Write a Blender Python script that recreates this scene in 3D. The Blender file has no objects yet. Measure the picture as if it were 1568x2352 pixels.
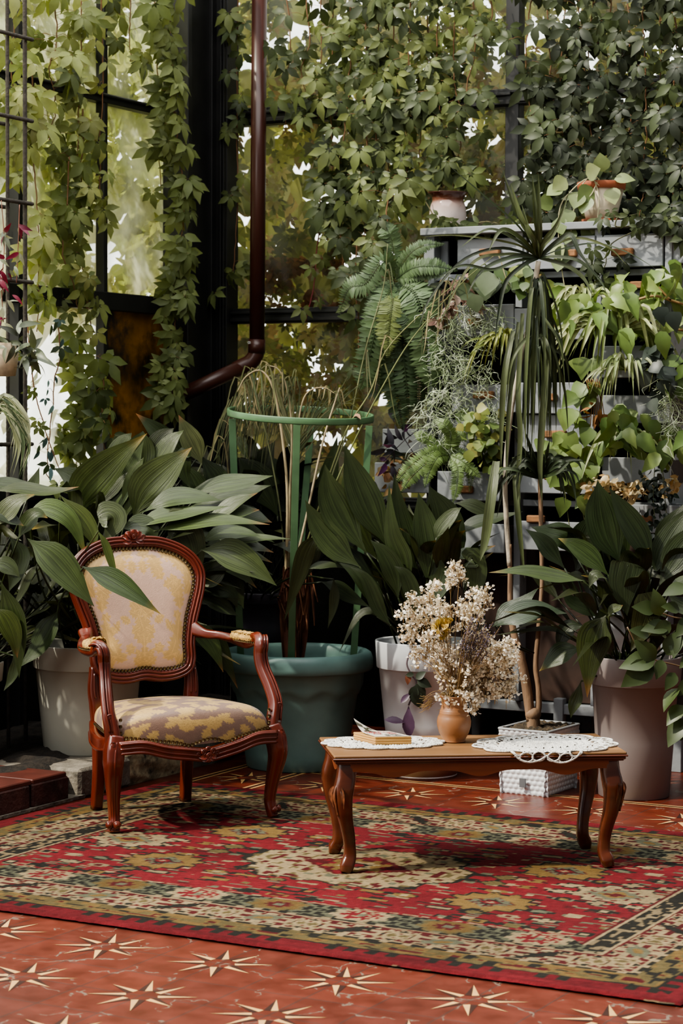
# Greenhouse corner: carved armchair, coffee table, rug, potted plants, planted drawer cabinet.
import bpy, math, random
import numpy as np
from mathutils import Matrix, Vector
PI = math.pi
sc = bpy.context.scene
col = bpy.context.collection
rng = np.random.default_rng(7)
random.seed(7)
A = lambda *v: np.array(v, float)

# ------------------------------------------------------------------ camera model (pixels of a 1568x2352 frame)
F, PIT, ROL, HC = 4940., .0425, .005, 1.5
def ray(x, y):
    u = x - 784; v = y - 1176
    c, s = math.cos(ROL), math.sin(ROL)
    u, v = u*c + v*s, -u*s + v*c
    dx, dz = u/F, -v/F
    c, s = math.cos(PIT), math.sin(PIT)
    return A(dx, c + dz*s, -s + dz*c)
CAM = A(0, 0, HC)
def at(x, y, Y):
    d = ray(x, y); return CAM + d*(Y/d[1])
def ground(x, y, z=0.):
    d = ray(x, y); return CAM + d*((z-HC)/d[2])
U2 = A(.878, -.479, 0); N2 = A(.479, .878, 0); UP = A(0, 0, 1)      # along / across the tile pattern
U2 /= np.linalg.norm(U2); N2 = A(-U2[1], U2[0], 0)
def W(a, b, z=0.): return U2*a + N2*b + UP*z
def onB(x, y, b):
    d = ray(x, y); return CAM + d*(b/(d@N2))
def onL(x, y, a):
    d = ray(x, y); return CAM + d*(a/(d@U2))
def ppm(Y): return F/Y

# ------------------------------------------------------------------ mesh builder
class MB:
    def __init__(s): s.v=[]; s.f={}; s.c=[]; s.u=[]; s.n=0
    def add(s, V, faces, C=(1,1,1), uv=None):
        V = np.asarray(V, float).reshape(-1,3); k = len(V)
        C = np.asarray(C, float)
        if C.ndim == 1: C = np.tile(C, (k,1))
        if uv is None: uv = np.zeros((k,2))
        for f in (faces if isinstance(faces, list) else [faces]):
            f = np.asarray(f, int)
            if f.size == 0: continue
            if f.ndim == 1: f = f[None]
            s.f.setdefault(f.shape[1], []).append(f + s.n)
        s.v.append(V); s.c.append(C); s.u.append(np.asarray(uv,float)); s.n += k
    def build(s, name, m, parent=None, world=True, smooth=True):
        if s.n == 0: return None
        V = np.concatenate(s.v); C = np.concatenate(s.c); Uv = np.concatenate(s.u)
        if parent is not None and world: V = V - np.array(origin(parent))
        me = bpy.data.meshes.new(name)
        me.vertices.add(len(V)); me.vertices.foreach_set('co', V.astype(np.float32).ravel())
        li=[]; ls=[]; k=0
        for n, L in s.f.items():
            f = np.concatenate(L); li.append(f.ravel()); ls.append(k + np.arange(len(f))*n); k += f.size
        li = np.concatenate(li); ls = np.concatenate(ls)
        me.loops.add(len(li)); me.loops.foreach_set('vertex_index', li.astype(np.int32))
        me.polygons.add(len(ls)); me.polygons.foreach_set('loop_start', ls.astype(np.int32))
        me.update(calc_edges=True)
        me.polygons.foreach_set('use_smooth', np.full(len(ls), bool(smooth)))
        a = me.attributes.new('Col', 'FLOAT_COLOR', 'POINT')
        a.data.foreach_set('color', np.c_[C, np.ones(len(C))].astype(np.float32).ravel())
        a = me.attributes.new('uvp', 'FLOAT_VECTOR', 'POINT')
        a.data.foreach_set('vector', np.c_[Uv, np.zeros(len(Uv))].astype(np.float32).ravel())
        me.validate()
        me.materials.append(m)
        o = bpy.data.objects.new(name, me); col.objects.link(o)
        if parent is not None: o.parent = parent
        return o
def origin(o):
    v = Vector((0,0,0))
    while o is not None: v = v + o.location; o = o.parent
    return v
def tag(o, label=None, cat=None, group=None, kind=None):
    if label: o['label'] = label
    if cat: o['category'] = cat
    if group: o['group'] = group
    if kind: o['kind'] = kind
    return o
def thing(name, label, cat, loc=(0,0,0), rz=0., group=None):
    o = bpy.data.objects.new(name, None); col.objects.link(o)
    o.empty_display_size = .05
    o.location = tuple(loc); o.rotation_euler = (0,0,rz)
    return tag(o, label, cat, group)
def struct(mb, name, m, smooth=False):
    return tag(mb.build(name, m, smooth=smooth), kind='structure')

# ------------------------------------------------------------------ shapes
def grid_faces(r, c, wrapc=False, wrapr=False):
    i = np.arange(r if wrapr else r-1); j = np.arange(c if wrapc else c-1)
    I, J = np.meshgrid(i, j, indexing='ij'); I=I.ravel(); J=J.ravel(); I2=(I+1)%r; J2=(J+1)%c
    return np.stack([I*c+J, I*c+J2, I2*c+J2, I2*c+J], 1)
def norm(v): 
    v = np.asarray(v,float); return v/np.maximum(np.linalg.norm(v, axis=-1, keepdims=True), 1e-9)
def smooth(pts, n=24, closed=False):
    P = np.asarray(pts, float)
    if closed: P = np.concatenate([P[-1:], P, P[:2]])
    else: P = np.concatenate([2*P[:1]-P[1:2], P, 2*P[-1:]-P[-2:-1]])
    m = len(P)-3; t = np.linspace(0, m, n, endpoint=not closed); k = np.minimum(t.astype(int), m-1); t = (t-k)[:,None]
    p0,p1,p2,p3 = P[k],P[k+1],P[k+2],P[k+3]
    return .5*((2*p1)+(p2-p0)*t+(2*p0-5*p1+4*p2-p3)*t*t+(3*p1-p0-3*p2+p3)*t**3)
def frames(P, up=None, closed=False):
    T = np.roll(P,-1,0)-np.roll(P,1,0) if closed else np.gradient(P, axis=0)
    T = norm(T); n = len(P)
    if up is not None:
        S = norm(np.cross(T, np.asarray(up,float)[None])); return T, S, np.cross(S, T)
    a = A(0,0,1) if abs(T[0,2])<.9 else A(1,0,0)
    S = np.zeros_like(P); S[0] = norm(np.cross(T[0], a))
    for i in range(1, n): S[i] = norm(S[i-1] - T[i]*(S[i-1]@T[i]))
    return T, S, np.cross(S, T)
def sweep(mb, pts, rx, ry=None, k=8, up=None, C=(1,1,1), closed=False, sec=None, cap=True):
    P = np.asarray(pts,float); n=len(P)
    rx = np.broadcast_to(np.asarray(rx,float), (n,)) if np.ndim(rx)==0 else np.interp(np.linspace(0,1,n), np.linspace(0,1,len(rx)), rx)
    if ry is None: ry = rx
    else: ry = np.full(n, ry) if np.ndim(ry)==0 else np.interp(np.linspace(0,1,n), np.linspace(0,1,len(ry)), ry)
    T,S,B = frames(P, up, closed)
    if sec is None:
        a = np.arange(k)*2*PI/k; sec = np.c_[np.cos(a), np.sin(a)]
    sec = np.asarray(sec,float); k=len(sec)
    V = P[:,None]+S[:,None]*(sec[None,:,0:1]*rx[:,None,None])+B[:,None]*(sec[None,:,1:2]*ry[:,None,None])
    f = grid_faces(n, k, True, closed)
    uv = np.stack(np.broadcast_arrays((np.arange(k)/k)[None], np.linspace(0,1,n)[:,None]),-1).reshape(-1,2)
    if cap and not closed:
        mb.add(V.reshape(-1,3), [f, np.arange(k)[::-1][None], (np.arange(k)+(n-1)*k)[None]], C, uv)
    else: mb.add(V.reshape(-1,3), f, C, uv)
def tube(mb, pts, r, k=6, n=None, C=(1,1,1)):
    P = smooth(pts, n) if n else np.asarray(pts,float)
    sweep(mb, P, r, k=k, C=C)
def rsec(w=1, h=1, r=.3, m=3):          # rounded rectangle section, unit half sizes
    o=[]
    for sx,sy,a0 in ((1,1,0),(-1,1,90),(-1,-1,180),(1,-1,270)):
        for j in range(m+1):
            a=math.radians(a0+90*j/m); o.append((sx*(w-r)+r*math.cos(a), sy*(h-r)+r*math.sin(a)))
    return np.array(o)
def msec(k=28, g=.16, lobes=3):          # moulded section with grooves on the outer face
    o=[]
    for p in rsec(1,1,.45,6):
        a=math.atan2(p[1],p[0]); q=1-g*(.5+.5*math.cos(lobes*2*a)) if False else 1
        o.append(p*q)
    return np.array(o)
def lathe(mb, prof, c, k=48, C=(1,1,1), wob=0., cap=True, sx=1., sy=1.):
    pr=np.asarray(prof,float); n=len(pr); a=np.arange(k)*2*PI/k
    V=np.zeros((n,k,3)); V[...,0]=pr[:,0:1]*np.cos(a)*sx; V[...,1]=pr[:,0:1]*np.sin(a)*sy; V[...,2]=pr[:,1:2]
    V+=np.asarray(c,float)
    f=[grid_faces(n,k,True)[:, ::1]]
    if cap: f.append(np.arange(k)[::-1][None])
    C=np.asarray(C,float)
    if C.ndim==2: C=np.repeat(C,k,0)
    mb.add(V.reshape(-1,3), f, C, np.stack(np.broadcast_arrays((np.arange(k)/k)[None], pr[:,1:2]),-1).reshape(-1,2))
def cbox(mb, o, half, X=A(1,0,0), Y=A(0,1,0), Z=A(0,0,1), c=.003, C=(1,1,1)):
    h=np.asarray(half,float); c=min(c, h.min()*.6); V=[]
    idx={}
    for sx in (-1,1):
        for sy in (-1,1):
            for sz in (-1,1):
                for ax in range(3):
                    p=A(sx,sy,sz)*h
                    for q in range(3):
                        if q!=ax: p[q]-=A(sx,sy,sz)[q]*c
                    idx[(sx,sy,sz,ax)]=len(V); V.append(p)
    V=np.array(V); V=np.asarray(o,float)+V[:,0:1]*X+V[:,1:2]*Y+V[:,2:3]*Z
    Q=[];T=[]
    for ax in range(3):
        b,d=(ax+1)%3,(ax+2)%3
        for s in (-1,1):
            def key(p,q):
                t=[0,0,0]; t[ax]=s; t[b]=p; t[d]=q; return idx[(*t,ax)]
            f=[key(-1,-1),key(1,-1),key(1,1),key(-1,1)]
            Q.append(f if s>0 else f[::-1])
        for p in (-1,1):
            for q in (-1,1):
                def key2(s,a2):
                    t=[0,0,0]; t[ax]=s; t[b]=p; t[d]=q; return idx[(*t,a2)]
                f=[key2(-1,b),key2(1,b),key2(1,d),key2(-1,d)]
                Q.append(f if p*q>0 else f[::-1])
    for sx in (-1,1):
        for sy in (-1,1):
            for sz in (-1,1):
                f=[idx[(sx,sy,sz,a)] for a in range(3)]
                T.append(f if sx*sy*sz>0 else f[::-1])
    mb.add(V, [np.array(Q), np.array(T)], C)
def beam(mb, p, q, w, h, up=UP, c=.002, C=(1,1,1)):      # straight bar from p to q
    p=np.asarray(p,float); q=np.asarray(q,float); X=norm(q-p); Yv=norm(np.cross(up,X)); Zv=np.cross(X,Yv)
    cbox(mb,(p+q)/2,(np.linalg.norm(q-p)/2,w/2,h/2),X,Yv,Zv,c,C)
def prism(mb, outline, o, X, Y, depth, C=(1,1,1)):         # flat board of any outline, extruded along X x Y
    q=np.asarray(outline,float); n=len(q); Z=np.cross(X,Y)
    a=np.asarray(o,float)+q[:,0:1]*X+q[:,1:2]*Y; b=a+Z*depth
    i=np.arange(n); j=(i+1)%n
    mb.add(np.concatenate([a,b]), [np.stack([i,i+n,j+n,j],1)[:, ::-1], i[::-1][None], (i+n)[None]], C)
def ball(mb, c, r, k=8, m=5, C=(1,1,1)):
    t=np.linspace(0,PI,m+1)[1:-1]; a=np.arange(k)*2*PI/k
    V=[[0,0,1]]+[[math.sin(x)*math.cos(y),math.sin(x)*math.sin(y),math.cos(x)] for x in t for y in a]+[[0,0,-1]]
    V=np.array(V)*np.asarray(r,float)+np.asarray(c,float)
    n=len(V)-1; T=[]
    for j in range(k): T.append([0,1+j,1+(j+1)%k]); T.append([n,n-k+(j+1)%k,n-k+j])
    mb.add(V,[grid_faces(m-1,k,True)+1,np.array(T)],C)
# leaf templates: unit leaf from the origin along +x, normal +z
def leaf_tpl(rows=4, wid=.3, tip=1.0, fold=.25, curl=.25, power=.8, teeth=0.):
    v=[];uv=[]
    t=np.linspace(0,1,rows+2)
    for i,x in enumerate(t):
        w=wid*math.sin(PI*min(1,x**power))
        if teeth and 0<i<rows+1: w*=1+teeth*(1 if i%2 else -1)
        z=-curl*x*x
        if i in (0,rows+1): v.append((x,0,z)); uv.append((.5,x))
        else: v+=[(x-(.04 if teeth else 0),w,z+fold*w),(x,0,z),(x-(.04 if teeth else 0),-w,z+fold*w)]; uv+=[(0,x),(.5,x),(1,x)]
    q=[];tr=[[0,3,2],[0,2,1]] ; tr=[[0,2,1],[0,3,2]]
    for i in range(rows-1):
        b=1+3*i; q+=[[b,b+1,b+4,b+3],[b+1,b+2,b+5,b+4]]
    e=len(v)-1; b=1+3*(rows-1); tr+=[[b,b+1,e],[b+1,b+2,e]]
    return np.array(v,float),[np.array(q,int).reshape(-1,4),np.array(tr,int)],np.array(uv,float)
def creeper_tpl(n=5, rows=3):
    V=[];Q=[];T=[];UV=[];k=0
    angs={5:(-108,-56,0,56,108),3:(-62,0,62)}[n]; ln={5:(.66,.9,1.,.9,.66),3:(.85,1,.85)}[n]
    for a,l in zip(angs,ln):
        v,f,uv=leaf_tpl(rows+1,.24,fold=.3,curl=.35,power=.95,teeth=.07); v=v*l; v[:,0]+=.10
        a=math.radians(a); c,s=math.cos(a),math.sin(a)
        v=np.c_[v[:,0]*c-v[:,1]*s, v[:,0]*s+v[:,1]*c, v[:,2]]
        V.append(v);UV.append(uv);Q.append(f[0]+k);T.append(f[1]+k);k+=len(v)
    return np.concatenate(V),[np.concatenate(Q),np.concatenate(T)],np.concatenate(UV)
def basis(D, Nn):        # rows -> matrices taking template x->D, z->~Nn
    D=norm(D); Z=norm(Nn-D*np.sum(D*Nn,-1,keepdims=True)); Y=np.cross(Z,D)
    return np.stack([D,Y,Z],-1)
def inst(mb, tpl, M, P, S, C):
    v,f,uv=tpl; n=len(P); k=len(v)
    if n==0: return
    S=np.broadcast_to(np.asarray(S,float),(n,))
    V=np.einsum('nij,kj->nki',M,v)*S[:,None,None]+np.asarray(P)[:,None]
    off=(np.arange(n)*k)[:,None,None]
    C=np.asarray(C,float)
    if C.ndim==1: C=np.tile(C,(n,1))
    mb.add(V.reshape(-1,3),[(x[None]+off).reshape(-1,x.shape[1]) for x in f if len(x)],np.repeat(C,k,0),np.tile(uv,(n,1)))
def rvec(n): return rng.normal(size=(n,3))
def pick(cols, n, j=.12):
    c=np.asarray(cols,float)[rng.integers(0,len(cols),n)]
    return np.clip(c*(1+rng.normal(size=(n,1))*j),0,1)
# long strap / blade leaf along a curve
ASP=[0,.15,.5,.85,1,.98,.87,.68,.44,.19,0]
def blade(mb, pts, w, nrm, fold=.18, prof=ASP, n=18, C=(1,1,1), twist=0., tip=None, m=5, wav=0.):
    P=smooth(pts,n); T=norm(np.gradient(P,axis=0)); t=np.linspace(0,1,n)
    N0=np.asarray(nrm,float); S=norm(np.cross(T,np.broadcast_to(N0,T.shape))); Nv=np.cross(S,T)
    if twist:
        c=np.cos(twist*t)[:,None]; s=np.sin(twist*t)[:,None]; S,Nv=S*c+Nv*s,Nv*c-S*s
    wd=np.interp(t,np.linspace(0,1,len(prof)),prof)*w/2
    q=np.linspace(-1,1,m)
    wv=wav*np.sin(t*9+rng.uniform(0,6))
    V=P[:,None]+S[:,None]*(q[None,:,None]*wd[:,None,None])+Nv[:,None]*((np.abs(q)[None,:]**1.3*fold*wd[:,None]+wv[:,None]*q[None,:]**2*wd[:,None])[...,None])
    Cc=np.tile(np.asarray(C,float),(n,m,1))
    if tip is not None:
        k=np.clip((t-.86)/.14,0,1)[:,None,None]; Cc=Cc*(1-k)+np.asarray(tip,float)*k
    uv=np.stack(np.broadcast_arrays(q[None]*.5+.5,t[:,None]),-1).reshape(-1,2)
    mb.add(V.reshape(-1,3),grid_faces(n,m),Cc.reshape(-1,3),uv)
# value noise (for pattern painting)
def vhash(i,j,s):
    i=np.asarray(i).astype(np.int64); j=np.asarray(j).astype(np.int64)
    h=(i*374761393+j*668265263+s*982451653)&0xffffffff
    h=((h^(h>>13))*1274126177)&0xffffffff
    return ((h^(h>>16))&0xffff)/65535.
def vnoise(x,y,s=0):
    i=np.floor(x);j=np.floor(y);a=x-i;b=y-j;a=a*a*(3-2*a);b=b*b*(3-2*b)
    return (vhash(i,j,s)*(1-a)+vhash(i+1,j,s)*a)*(1-b)+(vhash(i,j+1,s)*(1-a)+vhash(i+1,j+1,s)*a)*b

# ------------------------------------------------------------------ materials
def nt(name):
    m=bpy.data.materials.new(name); m.use_nodes=True; t=m.node_tree; t.nodes.clear()
    o=t.nodes.new('ShaderNodeOutputMaterial'); return m,t,o
def N(t,kind,**kw):
    n=t.nodes.new(kind)
    for k,v in kw.items():
        if k in n.inputs: n.inputs[k].default_value=v
        else: setattr(n,k,v)
    return n
def mat(name, color=None, rough=.5, spec=.5, metal=0., var=.15, nscale=6., bump=0., bscale=60., transl=0., tcol=1.3, attr=False,
        coat=0., sheen=0., streak=0., stretch=(1,1,1), dark=None, dscale=4., dthr=.6, dirt=None):
    m,t,o=nt(name); L=t.links.new
    p=N(t,'ShaderNodeBsdfPrincipled'); p.inputs['Roughness'].default_value=rough; p.inputs['Metallic'].default_value=metal
    p.inputs['Specular IOR Level'].default_value=spec; p.inputs['Coat Weight'].default_value=coat; p.inputs['Sheen Weight'].default_value=sheen
    p.inputs['Coat Roughness'].default_value=.15
    tc=N(t,'ShaderNodeTexCoord'); mp=N(t,'ShaderNodeMapping'); mp.inputs['Scale'].default_value=stretch; L(tc.outputs['Object'],mp.inputs['Vector'])
    if attr:
        at_=N(t,'ShaderNodeAttribute',attribute_name='Col'); base=at_.outputs['Color']
        if color is not None:
            mx=N(t,'ShaderNodeMix',data_type='RGBA',blend_type='MULTIPLY'); mx.inputs[0].default_value=1; L(base,mx.inputs[6]); mx.inputs[7].default_value=(*color,1); base=mx.outputs[2]
    else:
        rgb=N(t,'ShaderNodeRGB'); rgb.outputs[0].default_value=(*color,1); base=rgb.outputs[0]
    no=N(t,'ShaderNodeTexNoise',Scale=nscale,Detail=5.); L(mp.outputs[0],no.inputs['Vector'])
    mr=N(t,'ShaderNodeMapRange'); mr.inputs['From Min'].default_value=.3; mr.inputs['From Max'].default_value=.7; mr.inputs['To Min'].default_value=1-var; mr.inputs['To Max'].default_value=1+var
    L(no.outputs[0],mr.inputs[0])
    vm=N(t,'ShaderNodeVectorMath',operation='SCALE'); L(base,vm.inputs[0]); L(mr.outputs[0],vm.inputs['Scale']); base=vm.outputs[0]
    if streak:
        ua=N(t,'ShaderNodeAttribute',attribute_name='uvp'); ms=N(t,'ShaderNodeMapping'); ms.inputs['Scale'].default_value=(26,1.2,1); L(ua.outputs['Vector'],ms.inputs[0])
        ns=N(t,'ShaderNodeTexNoise',Scale=1.,Detail=3.); L(ms.outputs[0],ns.inputs['Vector'])
        m2=N(t,'ShaderNodeMapRange'); m2.inputs['From Min'].default_value=.35; m2.inputs['From Max'].default_value=.65; m2.inputs['To Min'].default_value=1-streak; m2.inputs['To Max'].default_value=1+streak
        L(ns.outputs[0],m2.inputs[0]); v2=N(t,'ShaderNodeVectorMath',operation='SCALE'); L(base,v2.inputs[0]); L(m2.outputs[0],v2.inputs['Scale']); base=v2.outputs[0]
        bs=N(t,'ShaderNodeBump',Strength=.5,Distance=.004); L(ns.outputs[0],bs.inputs['Height']); L(bs.outputs[0],p.inputs['Normal'])
    if dark is not None:
        nd=N(t,'ShaderNodeTexNoise',Scale=dscale,Detail=8.,Roughness=.65); L(mp.outputs[0],nd.inputs['Vector'])
        m3=N(t,'ShaderNodeMapRange'); m3.inputs['From Min'].default_value=dthr; m3.inputs['From Max'].default_value=dthr+.12; L(nd.outputs[0],m3.inputs[0])
        mx=N(t,'ShaderNodeMix',data_type='RGBA'); L(m3.outputs[0],mx.inputs[0]); L(base,mx.inputs[6]); mx.inputs[7].default_value=(*dark,1); base=mx.outputs[2]
    L(base,p.inputs['Base Color'])
    if bump and not streak:
        nb=N(t,'ShaderNodeTexNoise',Scale=bscale,Detail=4.); L(mp.outputs[0],nb.inputs['Vector'])
        b=N(t,'ShaderNodeBump',Strength=bump,Distance=.01); L(nb.outputs[0],b.inputs['Height']); L(b.outputs[0],p.inputs['Normal'])
    sh=p.outputs[0]
    if transl:
        tr=N(t,'ShaderNodeBsdfTranslucent'); v3=N(t,'ShaderNodeVectorMath',operation='MULTIPLY'); L(base,v3.inputs[0]); v3.inputs[1].default_value=(tcol*1.0,tcol,tcol*.58); L(v3.outputs[0],tr.inputs[0])
        mx=N(t,'ShaderNodeMixShader'); mx.inputs[0].default_value=transl; L(sh,mx.inputs[1]); L(tr.outputs[0],mx.inputs[2]); sh=mx.outputs[0]
    L(sh,o.inputs[0]); return m
def glass(name, tint=(.93,.95,.9), haze=.10, hazec=(.55,.56,.48), nsc=2.5):
    m,t,o=nt(name); L=t.links.new
    tr=N(t,'ShaderNodeBsdfTransparent',Color=(*tint,1)); gl=N(t,'ShaderNodeBsdfGlossy',Roughness=.05); gl.inputs[0].default_value=(.9,.95,1,1)
    fr=N(t,'ShaderNodeFresnel',IOR=1.45); m1=N(t,'ShaderNodeMixShader'); L(fr.outputs[0],m1.inputs[0]); L(tr.outputs[0],m1.inputs[1]); L(gl.outputs[0],m1.inputs[2])
    di=N(t,'ShaderNodeBsdfTranslucent',Color=(*hazec,1)); tc=N(t,'ShaderNodeTexCoord'); no=N(t,'ShaderNodeTexNoise',Scale=nsc,Detail=8.); L(tc.outputs['Object'],no.inputs['Vector'])
    mr=N(t,'ShaderNodeMapRange'); mr.inputs['From Min'].default_value=.35; mr.inputs['From Max'].default_value=.7; mr.inputs['To Min'].default_value=haze*.3; mr.inputs['To Max'].default_value=haze*1.7; L(no.outputs[0],mr.inputs[0])
    m2=N(t,'ShaderNodeMixShader'); L(mr.outputs[0],m2.inputs[0]); L(m1.outputs[0],m2.inputs[1]); L(di.outputs[0],m2.inputs[2]); L(m2.outputs[0],o.inputs[0]); return m

# ------------------------------------------------------------------ camera, light
cd=bpy.data.cameras.new('camera'); cam=bpy.data.objects.new('camera',cd); col.objects.link(cam); sc.camera=cam
cd.sensor_fit='VERTICAL'; cd.sensor_height=36; cd.sensor_width=24; cd.lens=F/2352*36; cd.clip_end=200
cam.matrix_world=Matrix.Translation((0,0,HC)) @ Matrix.Rotation(PI/2-PIT,4,'X') @ Matrix.Rotation(ROL,4,'Z')
cd.dof.use_dof=True; cd.dof.focus_distance=7.6; cd.dof.aperture_fstop=5.6
sc.view_settings.view_transform='AgX'
try: sc.view_settings.look='AgX - Medium High Contrast'
except Exception: pass
sc.view_settings.exposure=-0.33
cy=sc.cycles
cy.max_bounces=8; cy.diffuse_bounces=4; cy.glossy_bounces=3; cy.transmission_bounces=4; cy.transparent_max_bounces=8
cy.caustics_reflective=False; cy.caustics_refractive=False; cy.sample_clamp_indirect=6.
cy.use_denoising=True
try: cy.denoiser='OPENIMAGEDENOISE'
except Exception: pass
cy.use_adaptive_sampling=True; cy.adaptive_threshold=.02

w=bpy.data.worlds.new('world'); sc.world=w; w.use_nodes=True; t=w.node_tree; t.nodes.clear()
wo=t.nodes.new('ShaderNodeOutputWorld'); bg=t.nodes.new('ShaderNodeBackground')
tc=t.nodes.new('ShaderNodeTexCoord'); dot=t.nodes.new('ShaderNodeVectorMath'); dot.operation='DOT_PRODUCT'; dot.inputs[1].default_value=(-.5,.86,.12)
t.links.new(tc.outputs['Generated'],dot.inputs[0])
cr=t.nodes.new('ShaderNodeValToRGB'); cr.color_ramp.elements[0].position=.30; cr.color_ramp.elements[0].color=(.05,.056,.06,1)
cr.color_ramp.elements[1].position=.95; cr.color_ramp.elements[1].color=(1,1,.98,1)
mr=t.nodes.new('ShaderNodeMapRange'); mr.inputs['From Min'].default_value=-1; mr.inputs['From Max'].default_value=1
t.links.new(dot.outputs['Value'],mr.inputs[0]); t.links.new(mr.outputs[0],cr.inputs[0]); t.links.new(cr.outputs[0],bg.inputs[0])
bg.inputs[1].default_value=4.2; t.links.new(bg.outputs[0],wo.inputs[0])

def lamp(name,kind,loc,target,energy,color=(1,1,1),size=1.,size_y=None):
    l=bpy.data.lights.new(name,kind); l.energy=energy; l.color=color
    if kind=='AREA':
        l.shape='RECTANGLE' if size_y else 'SQUARE'; l.size=size
        if size_y: l.size_y=size_y
    if kind=='SUN': l.angle=math.radians(size)
    o=bpy.data.objects.new(name,l); col.objects.link(o); o.location=loc
    o.rotation_euler=(Vector(target)-Vector(loc)).to_track_quat('-Z','Y').to_euler(); return o
lamp('sun','SUN',(-7,6,9),(0,9,1),7.,(1,.93,.78),1.5)
lamp('roof_light','AREA',(-.5,7.0,5.4),(.1,8.3,.3),290,(1,.98,.94),4.6,3.6)
lamp('side_light','AREA',(-3.2,4.6,3.0),(-.2,8.2,.8),80,(1,.96,.90),1.8,1.8)

# ------------------------------------------------------------------ floor with inlaid stars
STAR=.3831; TILE=STAR/2
A2p=ground(241.3,2174); A0=A(A2p@U2, A2p@N2)
m,t,o=nt('terracotta_tiles'); L=t.links.new
p=N(t,'ShaderNodeBsdfPrincipled',Roughness=.32); p.inputs['Specular IOR Level'].default_value=.45
ga=N(t,'ShaderNodeAttribute',attribute_name='uvp'); br=N(t,'ShaderNodeTexBrick'); br.offset=0.; br.offset_frequency=1; br.squash=1
br.inputs['Scale'].default_value=1.; br.inputs['Mortar Size'].default_value=.012; br.inputs['Brick Width'].default_value=1.; br.inputs['Row Height'].default_value=1.; br.inputs['Mortar Smooth'].default_value=.2
br.inputs['Color1'].default_value=(.128,.024,.011,1); br.inputs['Color2'].default_value=(.096,.018,.009,1); br.inputs['Mortar'].default_value=(.050,.026,.020,1)
nz=N(t,'ShaderNodeTexNoise',Scale=3.,Detail=6.); dv=N(t,'ShaderNodeVectorMath',operation='MULTIPLY_ADD'); L(ga.outputs['Vector'],nz.inputs['Vector'])
dv.inputs[1].default_value=(.02,.02,0); L(nz.outputs[1],dv.inputs[0]); L(ga.outputs['Vector'],dv.inputs[2]); L(dv.outputs[0],br.inputs['Vector'])
n2=N(t,'ShaderNodeTexNoise',Scale=2.3,Detail=7.); L(ga.outputs['Vector'],n2.inputs['Vector'])
m2=N(t,'ShaderNodeMapRange'); m2.inputs['From Min'].default_value=.3; m2.inputs['From Max'].default_value=.7; m2.inputs['To Min'].default_value=.72; m2.inputs['To Max'].default_value=1.22; L(n2.outputs[0],m2.inputs[0])
vs=N(t,'ShaderNodeVectorMath',operation='SCALE'); L(br.outputs[0],vs.inputs[0]); L(m2.outputs[0],vs.inputs['Scale'])
vo=N(t,'ShaderNodeTexVoronoi',feature='DISTANCE_TO_EDGE',Scale=.75); n3=N(t,'ShaderNodeTexNoise',Scale=2.5,Detail=6.); L(ga.outputs['Vector'],n3.inputs['Vector'])
d3=N(t,'ShaderNodeVectorMath',operation='MULTIPLY_ADD'); L(n3.outputs[1],d3.inputs[0]); d3.inputs[1].default_value=(.9,.9,0); L(ga.outputs['Vector'],d3.inputs[2]); L(d3.outputs[0],vo.inputs['Vector'])
lt=N(t,'ShaderNodeMath',operation='LESS_THAN'); L(vo.outputs[0],lt.inputs[0]); lt.inputs[1].default_value=.010
gt=N(t,'ShaderNodeMath',operation='GREATER_THAN'); L(n2.outputs[0],gt.inputs[0]); gt.inputs[1].default_value=.50
mu=N(t,'ShaderNodeMath',operation='MULTIPLY'); L(lt.outputs[0],mu.inputs[0]); L(gt.outputs[0],mu.inputs[1])
mc=N(t,'ShaderNodeMix',data_type='RGBA'); L(mu.outputs[0],mc.inputs[0]); L(vs.outputs[0],mc.inputs[6]); mc.inputs[7].default_value=(.16,.12,.09,1)
L(mc.outputs[2],p.inputs['Base Color'])
m4=N(t,'ShaderNodeMapRange'); m4.inputs['To Min'].default_value=.22; m4.inputs['To Max'].default_value=.5; L(n2.outputs[0],m4.inputs[0]); L(m4.outputs[0],p.inputs['Roughness'])
bp=N(t,'ShaderNodeBump',Strength=.35,Distance=.004); L(br.outputs['Fac'],bp.inputs['Height']); bp.invert=True; L(bp.outputs[0],p.inputs['Normal'])
L(p.outputs[0],o.inputs[0]); FLOOR=m
mb=MB(); q=[]; uv=[]
for a,b in ((-9,1.5),(3,1.5),(3,13),(-9,13)):
    q.append(W(a,b,0)); uv.append(((a-A0[0])/TILE+100,(b-A0[1])/TILE+100))
mb.add(q,np.array([[0,1,2,3]]),(1,1,1),uv)
floor=struct(mb,'floor',FLOOR)
INLAY=mat('star_inlay',rough=.35,var=.12,nscale=14,attr=True)
mb=MB()
CRE=A(.60,.36,.15); DRK=A(.035,.012,.008)
for i in range(-4,9):
    for j in range(-4,9):
        a0=A0[0]+i*STAR; b0=A0[1]+j*STAR
        if a0<-4.7 or b0>7.9: continue
        p=W(a0,b0)
        if p[1]<4.5 or abs(p[0])>2.2: continue
        rot=math.radians(22.5)*0
        for k in range(8):
            th=k*PI/4+PI/8; R=.150 if k%2==0 else .140
            tip=A(a0+R*math.cos(th),b0+R*math.sin(th)); c0=A(a0+.042*math.cos(th),b0+.042*math.sin(th))
            l=A(a0+.05*math.cos(th+PI/8),b0+.05*math.sin(th+PI/8)); r=A(a0+.05*math.cos(th-PI/8),b0+.05*math.sin(th-PI/8))
            mb.add([W(*tip,.0006),W(*c0,.0006),W(*r,.0006)],np.array([[0,1,2]]),CRE)
            mb.add([W(*tip,.0006),W(*l,.0006),W(*c0,.0006)],np.array([[0,1,2]]),DRK)
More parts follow.
